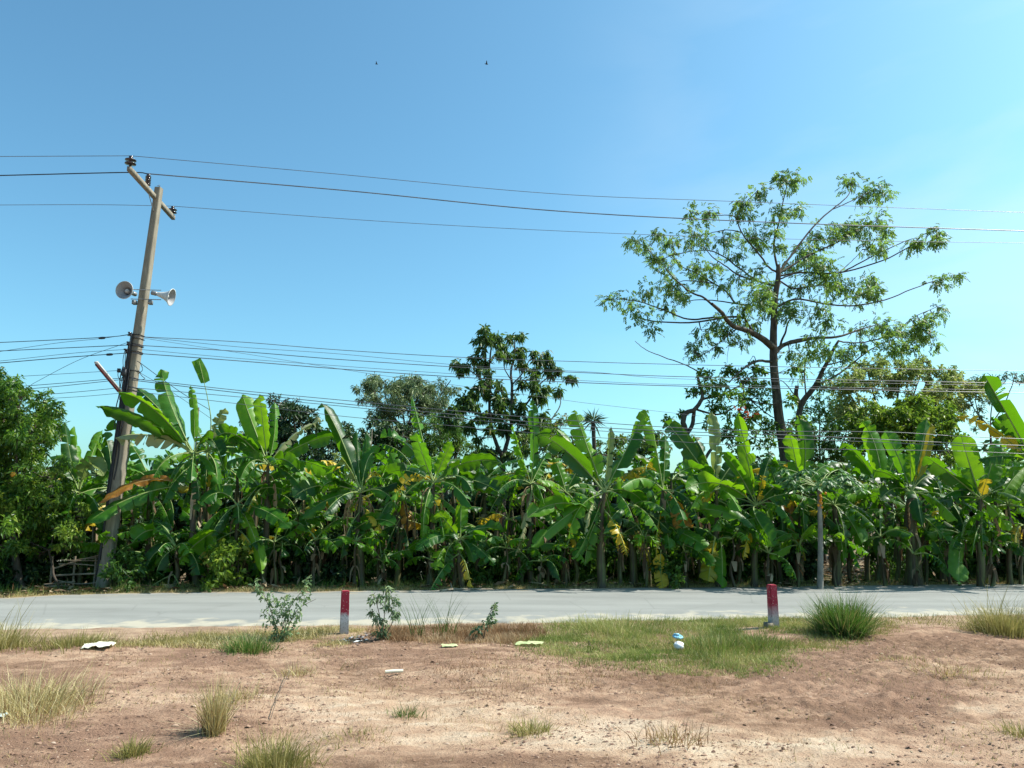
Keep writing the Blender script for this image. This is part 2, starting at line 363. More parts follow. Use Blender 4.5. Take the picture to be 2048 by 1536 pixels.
light = np.clip(light, 0, 1)
rough = np.clip(gau(1750, 1400, 420, 90) + gau(1900, 1300, 250, 40) + .5*gau(1250, 1370, 250, 30) + .25*gau(900, 1330, 300, 30), 0, 1)
lump = fbm(GX*11, GY*11, 31, 3)
GZ = GZ + np.where(front, rough*.035*(sstep(.45, .75, lump)), 0) + np.where(front, (fbm(GX*20, GY*20, 77, 2)-.5)*.008, 0)
shade = sstep(0, 1.5, GY-fe+.4)   # soil turns darker beyond the far road edge
gp = gau(1900, 1300, 240, 30)*.8
nx, ny = len(gx), len(gy)
i = (np.arange(ny-1)[:, None]*nx + np.arange(nx-1)[None]).ravel()
fq = np.stack([i, i+1, i+nx+1, i+nx], 1)
def ground_mat():
    m, nt, b = newmat('red_brown_dirt'); P = geopos(nt)
    at_ = nd(nt, 'ShaderNodeAttribute', attribute_name='mix3'); sx = nd(nt, 'ShaderNodeSeparateXYZ'); nt.links.new(at_.outputs['Vector'], sx.inputs[0])
    fine = noise(nt, 26, 7, P, rough=.7); mid = noise(nt, 6, 5, P, rough=.6, sc=(1, 1.8, 1)); tiny = noise(nt, 140, 3, P)
    a = nd(nt, 'ShaderNodeMath', operation='MULTIPLY_ADD'); nt.links.new(mid, a.inputs[0]); a.inputs[1].default_value = .5
    s = nd(nt, 'ShaderNodeMath', operation='SUBTRACT'); nt.links.new(sx.outputs[0], s.inputs[0]); s.inputs[1].default_value = .25; nt.links.new(s.outputs[0], a.inputs[2])
    a2 = nd(nt, 'ShaderNodeMath', operation='MULTIPLY_ADD'); nt.links.new(fine, a2.inputs[0]); a2.inputs[1].default_value = .5
    s2 = nd(nt, 'ShaderNodeMath', operation='SUBTRACT'); nt.links.new(a.outputs[0], s2.inputs[0]); s2.inputs[1].default_value = .25; nt.links.new(s2.outputs[0], a2.inputs[2])
    c = ramp(nt, a2.outputs[0], [(.0, (.19, .113, .072)), (.24, (.32, .204, .134)), (.5, (.435, .298, .20)), (.85, (.55, .43, .31))])
    c = mixc(nt, mrange(nt, noise(nt, .35, 3, P), .42, .62, 0, .32), c, mixc(nt, .5, c, (.40, .235, .18))); c = mixc(nt, mrange(nt, fine, .56, .70, 0, .6), c, (.12, .07, .05)); c = mixc(nt, mrange(nt, noise(nt, 55, 5, P, rough=.7), .60, .70, 0, .55), c, (.10, .055, .04))
    c = mixc(nt, mrange(nt, tiny, .62, .72, 0, .35), c, (.5, .38, .28))
    c = mixc(nt, sx.outputs[1], c, mixc(nt, fine, (.28, .235, .165), (.47, .41, .30)))
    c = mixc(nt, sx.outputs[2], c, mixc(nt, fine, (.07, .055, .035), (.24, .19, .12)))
    nt.links.new(c, b.inputs['Base Color']); b.inputs['Roughness'].default_value = .95; b.inputs['Specular IOR Level'].default_value = .1
    bump(nt, b, fine, 1.0, .035); return m
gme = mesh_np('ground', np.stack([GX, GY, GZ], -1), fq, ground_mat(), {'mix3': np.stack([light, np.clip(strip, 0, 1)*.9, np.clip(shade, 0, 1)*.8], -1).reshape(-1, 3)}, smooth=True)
obj('ground', gme, kind='structure')

rx = np.concatenate([-np.geomspace(400, 14, 60), lin(-13.8, 16, .06), np.geomspace(16.2, 400, 60)])
ra = np.array([0, .01, .03, .06, .1, .2, .3, .4, .5, .6, .7, .8, .9, .94, .97, .99, 1.0])
n0 = edge(NEAR, rx) + (fbm(rx*1.6, rx*0, 50, 4)-.5)*.42; f0 = edge(FAR, rx) + (fbm(rx*1.5, rx*0+9, 51, 4)-.5)*.3
RY = n0[:, None]*(1-ra)+f0[:, None]*ra; RX = np.repeat(rx[:, None], len(ra), 1)
RZ = .028 + .03*np.sin(np.pi*ra)[None] + (fbm(RX*.8, RY*.8, 60, 2)-.5)*.014; RZ[:, 0] = -.05; RZ[:, -1] = -.05
k = len(ra); i = (np.arange(len(rx)-1)[:, None]*k + np.arange(k-1)[None]).ravel()
def road_mat():
    m, nt, b = newmat('worn_pale_asphalt'); P = geopos(nt); at_ = nd(nt, 'ShaderNodeAttribute', attribute_name='v')
    agg = noise(nt, 90, 4, P, rough=.8); tr = noise(nt, 1, 4, P, sc=(.22, 1.5, 1)); bl = noise(nt, 1.1, 4, P)
    c = ramp(nt, tr, [(.2, (.175, .178, .166)), (.5, (.225, .228, .212)), (.8, (.27, .273, .253))])
    c = mixc(nt, mrange(nt, bl, .55, .75, 0, .5), c, (.175, .176, .162)); cr = nd(nt, 'ShaderNodeTexVoronoi', feature='DISTANCE_TO_EDGE'); cr.inputs['Scale'].default_value = .55; nt.links.new(P, cr.inputs[0]); c = mixc(nt, mrange(nt, cr.outputs['Distance'], .0, .014, .3, 0), c, (.12, .12, .11))
    c = mixc(nt, mrange(nt, agg, .56, .72, 0, .35), c, (.12, .125, .12)); c = mixc(nt, mrange(nt, agg, .42, .3, 0, .3), c, (.38, .38, .35))
    # sandy dust towards both margins
    e = nd(nt, 'ShaderNodeMath', operation='ADD'); nt.links.new(at_.outputs['Fac'], e.inputs[0])
    q = mrange(nt, noise(nt, 2.2, 4, P), .3, .7, -.12, .12); nt.links.new(q, e.inputs[1])
    d1 = mrange(nt, e.outputs[0], .13, .02, 0, .75); d2 = mrange(nt, e.outputs[0], .93, 1.02, 0, .7)
    c = mixc(nt, d1, c, (.42, .375, .285)); c = mixc(nt, d2, c, (.36, .29, .19))
    nt.links.new(c, b.inputs['Base Color']); b.inputs['Roughness'].default_value = .85; b.inputs['Specular IOR Level'].default_value = .25
    bump(nt, b, agg, .5, .006); return m
obj('road', mesh_np('road', np.stack([RX, RY, RZ], -1), np.stack([i, i+k, i+k+1, i+1], 1), road_mat(), {'v': np.broadcast_to(ra, RX.shape).ravel()}, smooth=True), kind='structure')

def inpoly(px, py, poly):
    r = np.zeros(px.shape, bool); n = len(poly)
    for a in range(n):
        x1, y1 = poly[a]; x2, y2 = poly[(a+1) % n]
        if y1 == y2: continue
        c = ((y1 > py) != (y2 > py)) & (px < (x2-x1)*(py-y1)/(y2-y1)+x1); r ^= c
    return r
def sample_poly(poly, n, nscale=1.2, thr=.0, seed=0, soft=0):
    W = np.array([onz(x, y)[:2] for x, y in poly]); lo, hi = W.min(0), W.max(0); out = []
    tot = 0
    while tot < n:
        q = lo + rng.random((n*3, 2))*(hi-lo); x, y = project(np.stack([q[:, 0], q[:, 1], 0*q[:, 0]], 1))
        jx = rng.normal(size=len(q))*soft; jy = rng.normal(size=len(q))*soft*.25
        k_ = inpoly(x+jx, y+jy, poly) & (fbm(q[:, 0]*nscale, q[:, 1]*nscale, seed, 3) + rng.random(len(q))*.3-.15 > thr)
        out.append(q[k_]); tot += k_.sum()
    q = np.concatenate(out)[:n]; return np.stack([q[:, 0], q[:, 1], gz(q[:, 0], q[:, 1])], 1)
def patch(label_name, poly, n, L_, W, mat, seed, thr=.35, lean=.7, soft=10, vary=.5, extra=None):
    P = sample_poly(poly, n, 1.5, thr, seed, soft); g = Geo()
    big = fbm(P[:, 0]*2.2, P[:, 1]*2.2, seed+5, 3)
    ln = L_*(.4+.9*rng.random(n)**1.3)*(.35+1.3*big); v = np.clip(.5+(fbm(P[:, 0]*1.6, P[:, 1]*2.5, seed+9, 3)-.5)*2.0+rng.normal(size=n)*.2, 0, 1)
    blades(g, P, ln, W*(.6+.8*rng.random(n)), lean*rng.random(n)+.1, v=v, curl=.6)
    if extra: extra(g)
    return obj(label_name, g.mesh(label_name, M[mat], clean=False), kind='stuff')
GREEN = [(1030, 1300), (1075, 1264), (1190, 1240), (1400, 1238), (1560, 1234), (1660, 1240), (1650, 1292), (1570, 1300), (1545, 1345), (1420, 1350), (1300, 1338), (1200, 1327), (1100, 1312)]
patch('green_grass', GREEN, 46000, .085, .006, 'g_green', 101, .40, 1.15, 32)
patch('green_grass', GREEN, 15000, .09, .006, 'g_olive', 131, .44, 1.2, 30)
patch('dry_grass', [(1620, 1250), (1700, 1238), (1780, 1242), (1800, 1258), (1700, 1300), (1560, 1310)], 7000, .07, .006, 'g_olive', 111, .3, 1.1, 15)
patch('rusty_grass', [(735, 1264), (900, 1256), (1060, 1250), (1095, 1268), (1040, 1293), (960, 1288), (880, 1290), (760, 1280)], 13000, .11, .006, 'g_rust', 121, .38, .7, 12)
patch('dry_grass', [(150, 1280), (400, 1270), (560, 1265), (690, 1256), (735, 1264), (690, 1292), (560, 1302), (300, 1305), (170, 1303)], 8500, .08, .006, 'g_olive', 141, .5, .9, 12)
patch('dry_grass', [(150, 1280), (400, 1270), (560, 1265), (690, 1256), (735, 1264), (690, 1292), (560, 1302), (300, 1305), (170, 1303)], 5500, .11, .006, 'g_dry', 142, .5, .8, 14)
# sparse stubble over the bare dirt
patch('dry_stubble', [(-50, 1320), (700, 1300), (1050, 1312), (1300, 1345), (1560, 1350), (1700, 1300), (2100, 1290), (2100, 1600), (-50, 1600)], 5200, .05, .004, 'g_rust', 151, .56, .9, 5)
patch('dry_stubble', [(1000, 1310), (1300, 1345), (1500, 1360), (1300, 1420), (950, 1400), (850, 1350)], 2600, .07, .004, 'g_rust', 153, .45, .9, 15)
patch('dry_stubble', [(300, 1300), (1000, 1290), (1900, 1300), (2100, 1536), (-50, 1536), (0, 1400)], 2600, .06, .004, 'g_olive', 152, .62, .9, 5)
# far verge
def verge(name, n, L_, mat, off, sd, seed, W=.008):
    x = rng.uniform(-16, 20, n); y = edge(FAR, x)+off+np.abs(rng.normal(size=n))*sd
    k_ = fbm(x*1.1, y*.5, seed, 3)+rng.random(n)*.3 > .5; x, y = x[k_], y[k_]; P = np.stack([x, y, np.maximum(gz(x, y), -.1)], 1); g = Geo()
    big = fbm(x*1.7, y, seed+3, 3); blades(g, P, L_*(.4+.8*rng.random(len(x)))*(.2+1.6*big), W, .9*rng.random(len(x)), v=np.clip(rng.random(len(x))*.7+.2, 0, 1))
    return obj(name, g.mesh(name, M[mat], clean=False), kind='stuff')
verge('verge_dry_grass', 26000, .10, 'g_dry', .0, .35, 201)
verge('verge_green_grass', 16000, .2, 'g_green', .15, .5, 203)
verge('verge_green_grass', 9000, .3, 'under', .5, 1.2, 207, .012)

# clods and pebbles lying on the dirt
def clods():
    g = Geo(); n = 26000
    x = rng.uniform(-10, 10, n*4); y = rng.uniform(4.4, 13, n*4); px, py = project(np.stack([x, y, 0*x], 1))
    dens = .3+1.1*np.exp(-((px-1750)/430)**2-((py-1400)/90)**2)+.9*np.exp(-((px-1900)/240)**2-((py-1300)/35)**2)+.4*np.exp(-((px-1200)/300)**2-((py-1370)/35)**2)
    dens = dens*sstep(.3, .7, fbm(x*1.3, y*1.3, 88, 3))*1.2
    k_ = (rng.random(len(x)) < dens*2.0) & (py > 1278) & ~inpoly(px, py, GREEN); x, y = x[k_][:n], y[k_][:n]; n = len(x)
    r = .005 + .008*rng.random(n)**2 + .015*rng.random(n)**14
    u = np.array([[1, 0, 0], [0, 1, 0], [-1, 0, 0], [0, -1, 0], [0, 0, 1], [.6, .6, .55], [-.6, .5, .5], [-.5, -.6, .6]])
    V = np.stack([x, y, gz(x, y)], 1)[:, None] + (u[None]*(1+.35*rng.normal(size=(n, 8, 3))))*(r[:, None]*(np.array([1.25, 1.0, .75])+.25*rng.random((n, 3))))[:, None]
    f = np.array([[0, 5, 4, 7], [5, 1, 6, 4], [6, 2, 7, 4], [0, 1, 5, 5], [1, 2, 6, 6], [2, 3, 7, 7], [3, 0, 7, 7]])
    g.add(V.reshape(-1, 3), (np.arange(n)[:, None, None]*8+f[None]).reshape(-1, 4), np.repeat(rng.random(n), 8))
    m, nt, b = newmat('dirt_clod'); a = nd(nt, 'ShaderNodeAttribute', attribute_name='v')
    nt.links.new(ramp(nt, a.outputs['Fac'], [(0, (.10, .055, .038)), (.6, (.21, .12, .08)), (.93, (.30, .19, .13)), (1, (.42, .32, .24))]), b.inputs['Base Color']); b.inputs['Roughness'].default_value = .95
    obj('gravel', g.mesh('gravel', m, smooth=False), kind='stuff')
clods()
def litter():
    g = Geo(); n = 16000; x = rng.uniform(-18, 22, n); y = edge(FAR, x)+.25+rng.random(n)**1.4*14
    P = np.stack([x, y, gz(x, y)+.02+rng.random(n)*.10], 1); D = rng.normal(size=(n, 3))*np.array([1, 1, .25])
    leaves(P, D, .1+.45*rng.random(n)**3, .04+.08*rng.random(n), np.array([0, 0, 1.0])+rng.normal(size=(n, 3))*.4, None, g, .05)
    obj('leaf_litter', g.mesh('leaf_litter', M['litter'], clean=False), kind='stuff')
litter()

def twigs_on_dirt():
    g = Geo(); n = 1500; x = rng.uniform(-9, 9, n*3); y = rng.uniform(4.6, 12.8, n*3); px, py = project(np.stack([x, y, 0*x], 1))
    k_ = (py > 1290) & ~inpoly(px, py, GREEN) & (fbm(x*.9, y*.9, 501, 3)+rng.random(len(x))*.3 > .62); x, y = x[k_][:n], y[k_][:n]; n = len(x)
    P = np.stack([x, y, gz(x, y)+.006+rng.random(n)*.01], 1); a = rng.random(n)*np.pi*2; D = np.stack([np.cos(a), np.sin(a), rng.normal(size=n)*.08], 1)
    long_ = rng.random(n) < .6; Ln = np.where(long_, .05+.16*rng.random(n)**2, .02+.04*rng.random(n)); W = np.where(long_, .004, .018+.015*rng.random(n))
    leaves(P, D, Ln, W, np.array([0, 0, 1.0])+rng.normal(size=(n, 3))*.35, rng.random(n), g, .03)
    obj('straw_litter', g.mesh('straw_litter', M['litter'], clean=False), kind='stuff')
twigs_on_dirt()

# ---------------------------------------------------------------- trees
def polyline_world(pts, Y0, Y1):
    n = len(pts); return np.array([at(x, y, Y0+(Y1-Y0)*k/max(1, n-1)) for k, (x, y) in enumerate(pts)])
def pinnate(g, C, rad, nsp, Ls, ll, lw, droop, per=9, vb=.5):
    """sprays of paired leaflets on short twigs"""
    B = C + sph(nsp, rad, .6); ax = unit((B-C)*.6/np.max(rad) + rng.normal(size=(nsp, 3))*.55 + np.array([0, 0, -droop])); L_ = Ls*(.6+.7*rng.random(nsp))
    sd = unit(np.cross(ax, rng.normal(size=(nsp, 3))*.5+np.array([0, 0, 1.0])))
    t = (np.arange(per)//2+1)/(per//2+1); sg = np.where(np.arange(per) % 2, 1, -1)
    P = B[:, None]+ax[:, None]*(t[None, :, None]*L_[:, None, None]) - np.array([0, 0, 1])*(t[None, :, None]**2*L_[:, None, None]*droop*.35)
    D = ax[:, None]*.55+sd[:, None]*sg[None, :, None]*.8+np.array([0, 0, -droop*.4]); D = np.broadcast_to(D, P.shape)+rng.normal(size=P.shape)*.12
    Nn = np.cross(ax, sd)[:, None]+rng.normal(size=P.shape)*.25
    v = np.clip(vb+rng.normal(size=(nsp, 1))*.18+rng.normal(size=(nsp, per))*.12, 0, 1)
    leaves(P.reshape(-1, 3), D.reshape(-1, 3), ll*(.7+.6*rng.random(nsp*per)), lw, Nn.reshape(-1, 3), v.ravel(), g)
def whorl(g, C, rad, nw, per, ll, lw, droop, vb=.5, spread=1.0):
    """whorls of leaves hanging round twig ends (mango, drooping leaves)"""
    B = C + sph(nw, rad, .5); D = rng.normal(size=(nw, per, 3))*spread + unit(B-C)[:, None]*.5 + np.array([0, 0, -droop])
    P = B[:, None]+rng.normal(size=(nw, per, 3))*ll*.22
    up = (B[:, 2]-C[2])/np.max(rad)
    v = np.clip(vb+up[:, None]*.08+rng.normal(size=(nw, 1))*.2+rng.normal(size=(nw, per))*.15, 0, 1)
    leaves(P.reshape(-1, 3), D.reshape(-1, 3), ll*(.6+.7*rng.random(nw*per)), lw*(.8+.4*rng.random(nw*per)), rng.normal(size=(nw*per, 3)), v.ravel(), g)
def tree(name, label, cat, Y, base, branches, clusters, leafmat, fol, bark='bark', group=None, jit=1.2, twig_r=.014, follow=True, twigs=3):
    """branches: (points px, r0 px, r1 px, dY at the end); clusters: (x, y, r px[, weight])"""
    bw = at(base[0], base[1], Y); bw[2] = 0; bw[0] = at(base[0], base[1], Y)[0]
    root = thing(name, label, cat, bw, group); s = m_per_px(Y); og = np.array(bw)
    g = Geo(); nodes = []; node_px = []
    for bi, (pts, r0, r1, dy) in enumerate(branches):
        P = spline(polyline_world(pts, Y, Y) if bi == 0 else polyline_world(pts, Y, Y+dy), max(6, len(pts)*4))
        if bi == 0:
            P = np.concatenate([np.array([[bw[0], bw[1], -.1]]), P])
        else:   # begin inside the nearest already built wood
            a = np.array(nodes); k_ = np.linalg.norm((a-P[0])*np.array([1, .3, 1]), axis=1).argmin(); off = a[k_]-P[0]
            P = P + off*np.linspace(1, 0, len(P))[:, None]**2
        wob = np.cumsum(rng.normal(size=P.shape), 0)*.008; wob -= np.linspace(0, 1, len(P))[:, None]*wob[-1]; P = P+wob
        rr = np.linspace(r0*s, r1*s, len(P))
        if bi == 0: rr[:2] *= 1.25
        g.tube(P, rr, 8 if r0 > 5 else 5, rng.random()); nodes += list(P)
    A = np.array(nodes); ax, ay = project(A); lg = Geo()
    for c in clusters:
        x, y, r = c[:3]; w = c[3] if len(c) > 3 else 1
        d = np.hypot(ax-x, ay-y) + np.where(ay < y-4, 6, 0); k_ = d.argmin(); Yc = A[k_][1]+rng.normal()*jit*.5 if follow else Y+rng.normal()*jit
        C = at(x, y, Yc); rad = np.array([r, r*1.1, r*.85])*s; p0 = A[k_]
        q = p0*.5+C*.5+np.array([0, 0, -.12*np.linalg.norm(C-p0)]); mainp = spline([p0, q, C], 6)
        g.tube(mainp, np.linspace(twig_r*1.6, twig_r*.7, 6), 4, rng.random(), False)
        for _ in range(twigs):
            e = C+sph(1, rad, .4)[0]; g.tube(spline([mainp[3], (mainp[3]+e)/2+rng.normal(size=3)*.05, e], 4), np.linspace(twig_r*.7, twig_r*.3, 4), 3, rng.random(), False)
        fol(lg, C, rad, w, r*s)
    obj('trunk', g.mesh('trunk', M[bark], og, smooth=True), root)
    obj('crown', lg.mesh('crown', M[leafmat], og, clean=False), root)
    return root
q5 = lambda L_: [(1180+x/2.626, 320+y/2.626) for x, y in L_]
# --- the tall airy tree
def f_hero(g, C, rad, w, rm): pinnate(g, C, rad*1.5, int(96*w*(rm/.6)**1.6)+14, .25, .105, .052, .5, 9, .5)
hb = [([(1578, 1150), (1575, 1000), (1568, 900), (1556, 820), (1549, 760), (1546, 700), (1545, 650), (1549, 600), (1555, 555), (1556, 530)], 12.5, 4.5, 0),
      (q5([(940, 1000), (905, 960), (830, 905), (740, 870), (690, 800), (640, 755)]), 7.5, 2.8, -2.0),
      (q5([(640, 755), (570, 700), (540, 690), (500, 670), (440, 620), (390, 560)]), 2.4, .9, -3),
      (q5([(830, 905), (810, 850), (800, 800), (860, 740)]), 3, 1.2, -1),
      (q5([(740, 875), (690, 850), (480, 866), (290, 842), (220, 800)]), 2.6, .8, -1.5),
      (q5([(700, 800), (640, 805), (560, 820), (480, 815), (400, 785), (280, 745), (160, 730), (70, 730)]), 2.4, .7, 1.5),
      (q5([(760, 760), (640, 740), (540, 735), (440, 770)]), 1.6, .6, 1), (q5([(740, 760), (690, 690), (620, 640), (560, 600), (480, 560), (430, 500)]), 2, .7, 1),
      (q5([(980, 600), (960, 450), (985, 340), (1005, 230), (1040, 110)]), 2.6, .8, .5),
      (q5([(985, 590), (1060, 480), (1170, 340), (1260, 260), (1350, 190), (1380, 130)]), 2.6, .8, 2), (q5([(1350, 190), (1430, 180), (1500, 150)]), 1.2, .6, 2.5),
      (q5([(1000, 600), (1060, 560), (1150, 500), (1300, 430), (1400, 370), (1500, 320)]), 2.6, .8, 1.2),
      (q5([(1000, 620), (1120, 600), (1280, 600), (1400, 580), (1560, 530), (1680, 460), (1740, 400), (1820, 370)]), 2.2, .7, -1.4),
      (q5([(1300, 610), (1370, 570), (1500, 500), (1650, 430), (1720, 410)]), 1.7, .6, -.8), (q5([(1280, 600), (1360, 540), (1430, 470)]), 1.2, .5, 1),
      (q5([(990, 790), (1100, 740), (1280, 768), (1400, 770), (1550, 740), (1700, 680), (1800, 640), (1940, 600)]), 2.3, .6, 1.2),
      (q5([(975, 590), (930, 560), (870, 480), (800, 400), (770, 310), (820, 220), (880, 160)]), 2.3, .7, -.6), (q5([(770, 330), (740, 300), (650, 290), (540, 275)]), 1.3, .5, -1),
      (q5([(770, 390), (720, 370), (640, 380), (560, 400)]), 1.3, .5, -1.2),
      (q5([(960, 640), (870, 620), (780, 560), (700, 500), (600, 470), (430, 500), (350, 540)]), 2.2, .7, .8), (q5([(350, 530), (320, 490), (290, 460), (240, 420)]), 1.1, .4, .5),
      (q5([(950, 620), (800, 590), (720, 550), (640, 500), (580, 430)]), 2, .7, -1.6), (q5([(640, 660), (560, 640), (470, 640), (430, 680)]), 1.4, .5, .3),
      (q5([(1000, 640), (1080, 680), (1200, 660), (1300, 650), (1440, 680)]), 2.0, .7, 1.5), (q5([(985, 640), (1060, 600), (1180, 560)]), 1.8, .7, -1),
      (q5([(975, 1030), (1010, 985), (1060, 965), (1150, 945), (1300, 935), (1400, 900), (1520, 860)]), 5.5, .9, 2.0), (q5([(1010, 970), (1030, 900), (1045, 850), (1085, 815)]), 2.6, 1, .6),
      (q5([(1060, 965), (1100, 960), (1200, 930), (1250, 860)]), 1.8, .7, -1), (q5([(700, 950), (650, 990), (580, 1030)]), 1.0, .4, -1), (q5([(740, 900), (700, 950)]), 1.4, .7, -1),
      (q5([(940, 1060), (860, 1060), (790, 1110), (730, 1170)]), 3.2, 1.2, -1.5), (q5([(716, 900), (715, 990), (722, 1065)]), .6, .3, 0), (q5([(850, 1060), (855, 1030), (820, 1090)]), 1, .3, -.5)]
hc = [(850, 400, 62), (800, 270, 45), (795, 215, 30), (880, 170, 42), (560, 390, 66), (700, 420, 42), (430, 420, 42), (390, 530, 60), (340, 500, 36), (430, 650, 52), (440, 690, 40), (560, 560, 50), (600, 600, 40), (300, 690, 40, .7), (180, 720, 50, .55), (90, 725, 42, .6), (240, 800, 50, .6),
      (320, 880, 32, .5), (390, 770, 40, .5), (235, 420, 34), (290, 460, 22, .5), (360, 380, 24, .7), (530, 275, 30, .9), (630, 265, 34), (1060, 100, 60), (1000, 95, 32), (980, 280, 50), (1080, 260, 40), (970, 370, 30), (1370, 115, 52), (1430, 190, 40), (1500, 150, 60), (1550, 175, 30, .6), (1500, 320, 62), (1400, 350, 50),
      (1290, 380, 60), (1200, 385, 45), (1340, 360, 50, 1.3), (1480, 440, 56), (1530, 460, 30), (1140, 500, 60, 1.4), (1200, 550, 66, 1.4), (1250, 600, 60, 1.2), (1280, 660, 66, 1.3), (1420, 690, 62, 1.2), (1470, 640, 50), (1500, 700, 36), (1100, 660, 50, .8), (900, 720, 60, 1.4), (950, 780, 42, 1.4), (870, 690, 44), (800, 790, 50), (720, 890, 46), (660, 850, 30),
      (800, 950, 32, .6), (590, 900, 34, .5), (660, 985, 30, .5), (1060, 790, 48), (1030, 770, 40), (1200, 790, 50, .8), (1250, 850, 45, .8), (1180, 930, 35, .5), (1230, 1000, 35, .4), (1050, 1010, 34, .6), (700, 650, 34, .5), (780, 610, 45, .6), (880, 580, 40, .7), (950, 660, 30, .8), (1050, 560, 40, .6),
      (1810, 385, 40), (1825, 420, 26), (1720, 420, 30, .7), (1680, 450, 26, .5), (1850, 630, 34, .6), (1940, 605, 18, .8), (1800, 640, 20, .4), (1560, 360, 25, .6), (1000, 450, 26, .5), (560, 1010, 34, .3), (540, 980, 20, .3), (850, 860, 30, .6), (900, 440, 34, .6), (1100, 460, 40, .6), (760, 500, 34, .4), (650, 560, 30, .4), (500, 700, 30, .4)]
tree('rain_tree', 'tall airy tree with a straight dark trunk and thin spreading branches, tallest in view', 'tree', 27, (1578, 1150), hb,
     [(1180+c[0]/2.626, 320+c[1]/2.626, c[2]/2.626)+tuple(c[3:]) for c in hc], 'hero', f_hero)
# --- leaning pruned tree beside it
lb = [([(1590, 1150), (1592, 1000), (1594, 880), (1600, 812), (1628, 774), (1645, 739), (1667, 697), (1677, 682)], 9, 2.2, 0),
      ([(1598, 815), (1592, 790), (1594, 771)], 5, 4, -.2),
      ([(1677, 683), (1695, 686), (1732, 684), (1789, 667), (1827, 636), (1888, 608)], 1.8, .6, 1.5), ([(1628, 774), (1675, 750), (1713, 720), (1751, 693), (1800, 672)], 2.6, .8, 2),
      ([(1630, 776), (1690, 780), (1750, 778), (1840, 790)], 2, .7, -1), ([(1650, 735), (1700, 722), (1740, 745)], 1.6, .6, 1), ([(1615, 795), (1610, 740), (1618, 700)], 1.8, .6, 1), ([(1600, 800), (1575, 770), (1560, 760)], 1.4, .6, -1)]
lc = [(1835, 655, 20, 1.3), (1808, 690, 28, 1.5), (1770, 665, 18, .8), (1730, 690, 16, .7), (1793, 655, 15), (1759, 648, 20), (1869, 632, 14, .8), (1843, 645, 15, .8), (1686, 708, 16), (1720, 655, 14, .6), (1838, 672, 15), (1780, 690, 18, .6), (1855, 668, 15, .6), (1620, 705, 15, .5), (1600, 745, 14, .5), (1660, 745, 16, .4), (1640, 800, 20, .6), (1700, 700, 14, .5), (1870, 690, 12, .4), (1880, 615, 8, .4), (1655, 700, 16, .5), (1600, 710, 14, .4), (1640, 770, 16, .3)]
tree('pruned_tree', 'leaning pruned tree with a short stub, forking to the right beside the tall airy tree', 'tree', 29, (1590, 1150), lb, lc, 'hero', f_hero)
# --- gnarled tree in front
def f_shrub(g, C, rad, w, rm): whorl(g, C, rad, int(26*w*(rm/.6)**1.6)+6, 9, .15, .07, .3, .5)
gb = [([(1376, 1150), (1374, 1000), (1373, 880), (1367, 842), (1374, 828), (1388, 822), (1402, 803), (1402, 785), (1396, 760), (1398, 746), (1407, 735)], 7, 1.8, 0),
      ([(1376, 880), (1386, 850), (1388, 822)], 4.5, 4, .2), ([(1398, 746), (1367, 727), (1320, 711), (1290, 698), (1270, 682)], 1.4, .5, -1.5), ([(1402, 800), (1440, 790), (1480, 770), (1520, 740)], 2.6, .9, 1), ([(1390, 822), (1440, 830), (1490, 800)], 2.6, .9, .5),
      ([(1376, 1000), (1420, 900), (1470, 860), (1500, 800)], 4.5, 1, 1.5), ([(1480, 850), (1490, 780), (1470, 740)], 2, .8, .5), ([(1372, 880), (1350, 850), (1330, 838)], 1.6, .4, -.5), ([(1395, 850), (1420, 840), (1400, 820)], 1, .4, .5)]
gc = [(1455, 742, 17, 1.2), (1480, 752, 20), (1440, 765, 18), (1420, 775, 20), (1400, 775, 14), (1385, 782, 13, 1.1), (1440, 795, 22), (1470, 790, 24), (1500, 765, 26), (1520, 780, 24), (1500, 800, 26), (1430, 815, 20), (1470, 830, 26), (1510, 830, 26), (1535, 800, 24), (1400, 745, 7, .5), (1415, 750, 10),
      (1450, 860, 28), (1500, 860, 30), (1540, 850, 26), (1415, 845, 16, .5), (1350, 860, 10, .3), (1335, 840, 8, .2), (1360, 825, 9, .2), (1480, 885, 26), (1530, 885, 24), (1580, 740, 14, .6), (1585, 870, 22), (1600, 850, 22), (1578, 800, 18, .8), (1525, 740, 16, .8), (1505, 735, 14)]
tree('gnarled_tree', 'small gnarled tree with a twisted dark stem and bushy crown left of the tall trunk', 'tree', 25.5, (1376, 1150), gb, gc, 'mango', f_shrub)
# a red flowering spray in that bush
fg = Geo(); whorl(fg, at(1500, 830, 25), np.array([.30, .3, .14]), 9, 4, .10, .06, .1, .3); whorl(fg, at(1478, 818, 25), np.array([.2, .2, .1]), 4, 4, .10, .06, .1, .3)
tag(obj('flowering_shrub', fg.mesh('flowering_shrub', M['flower'], clean=False)), 'small spray of red blossom in front of the gnarled tree crown', 'shrub')
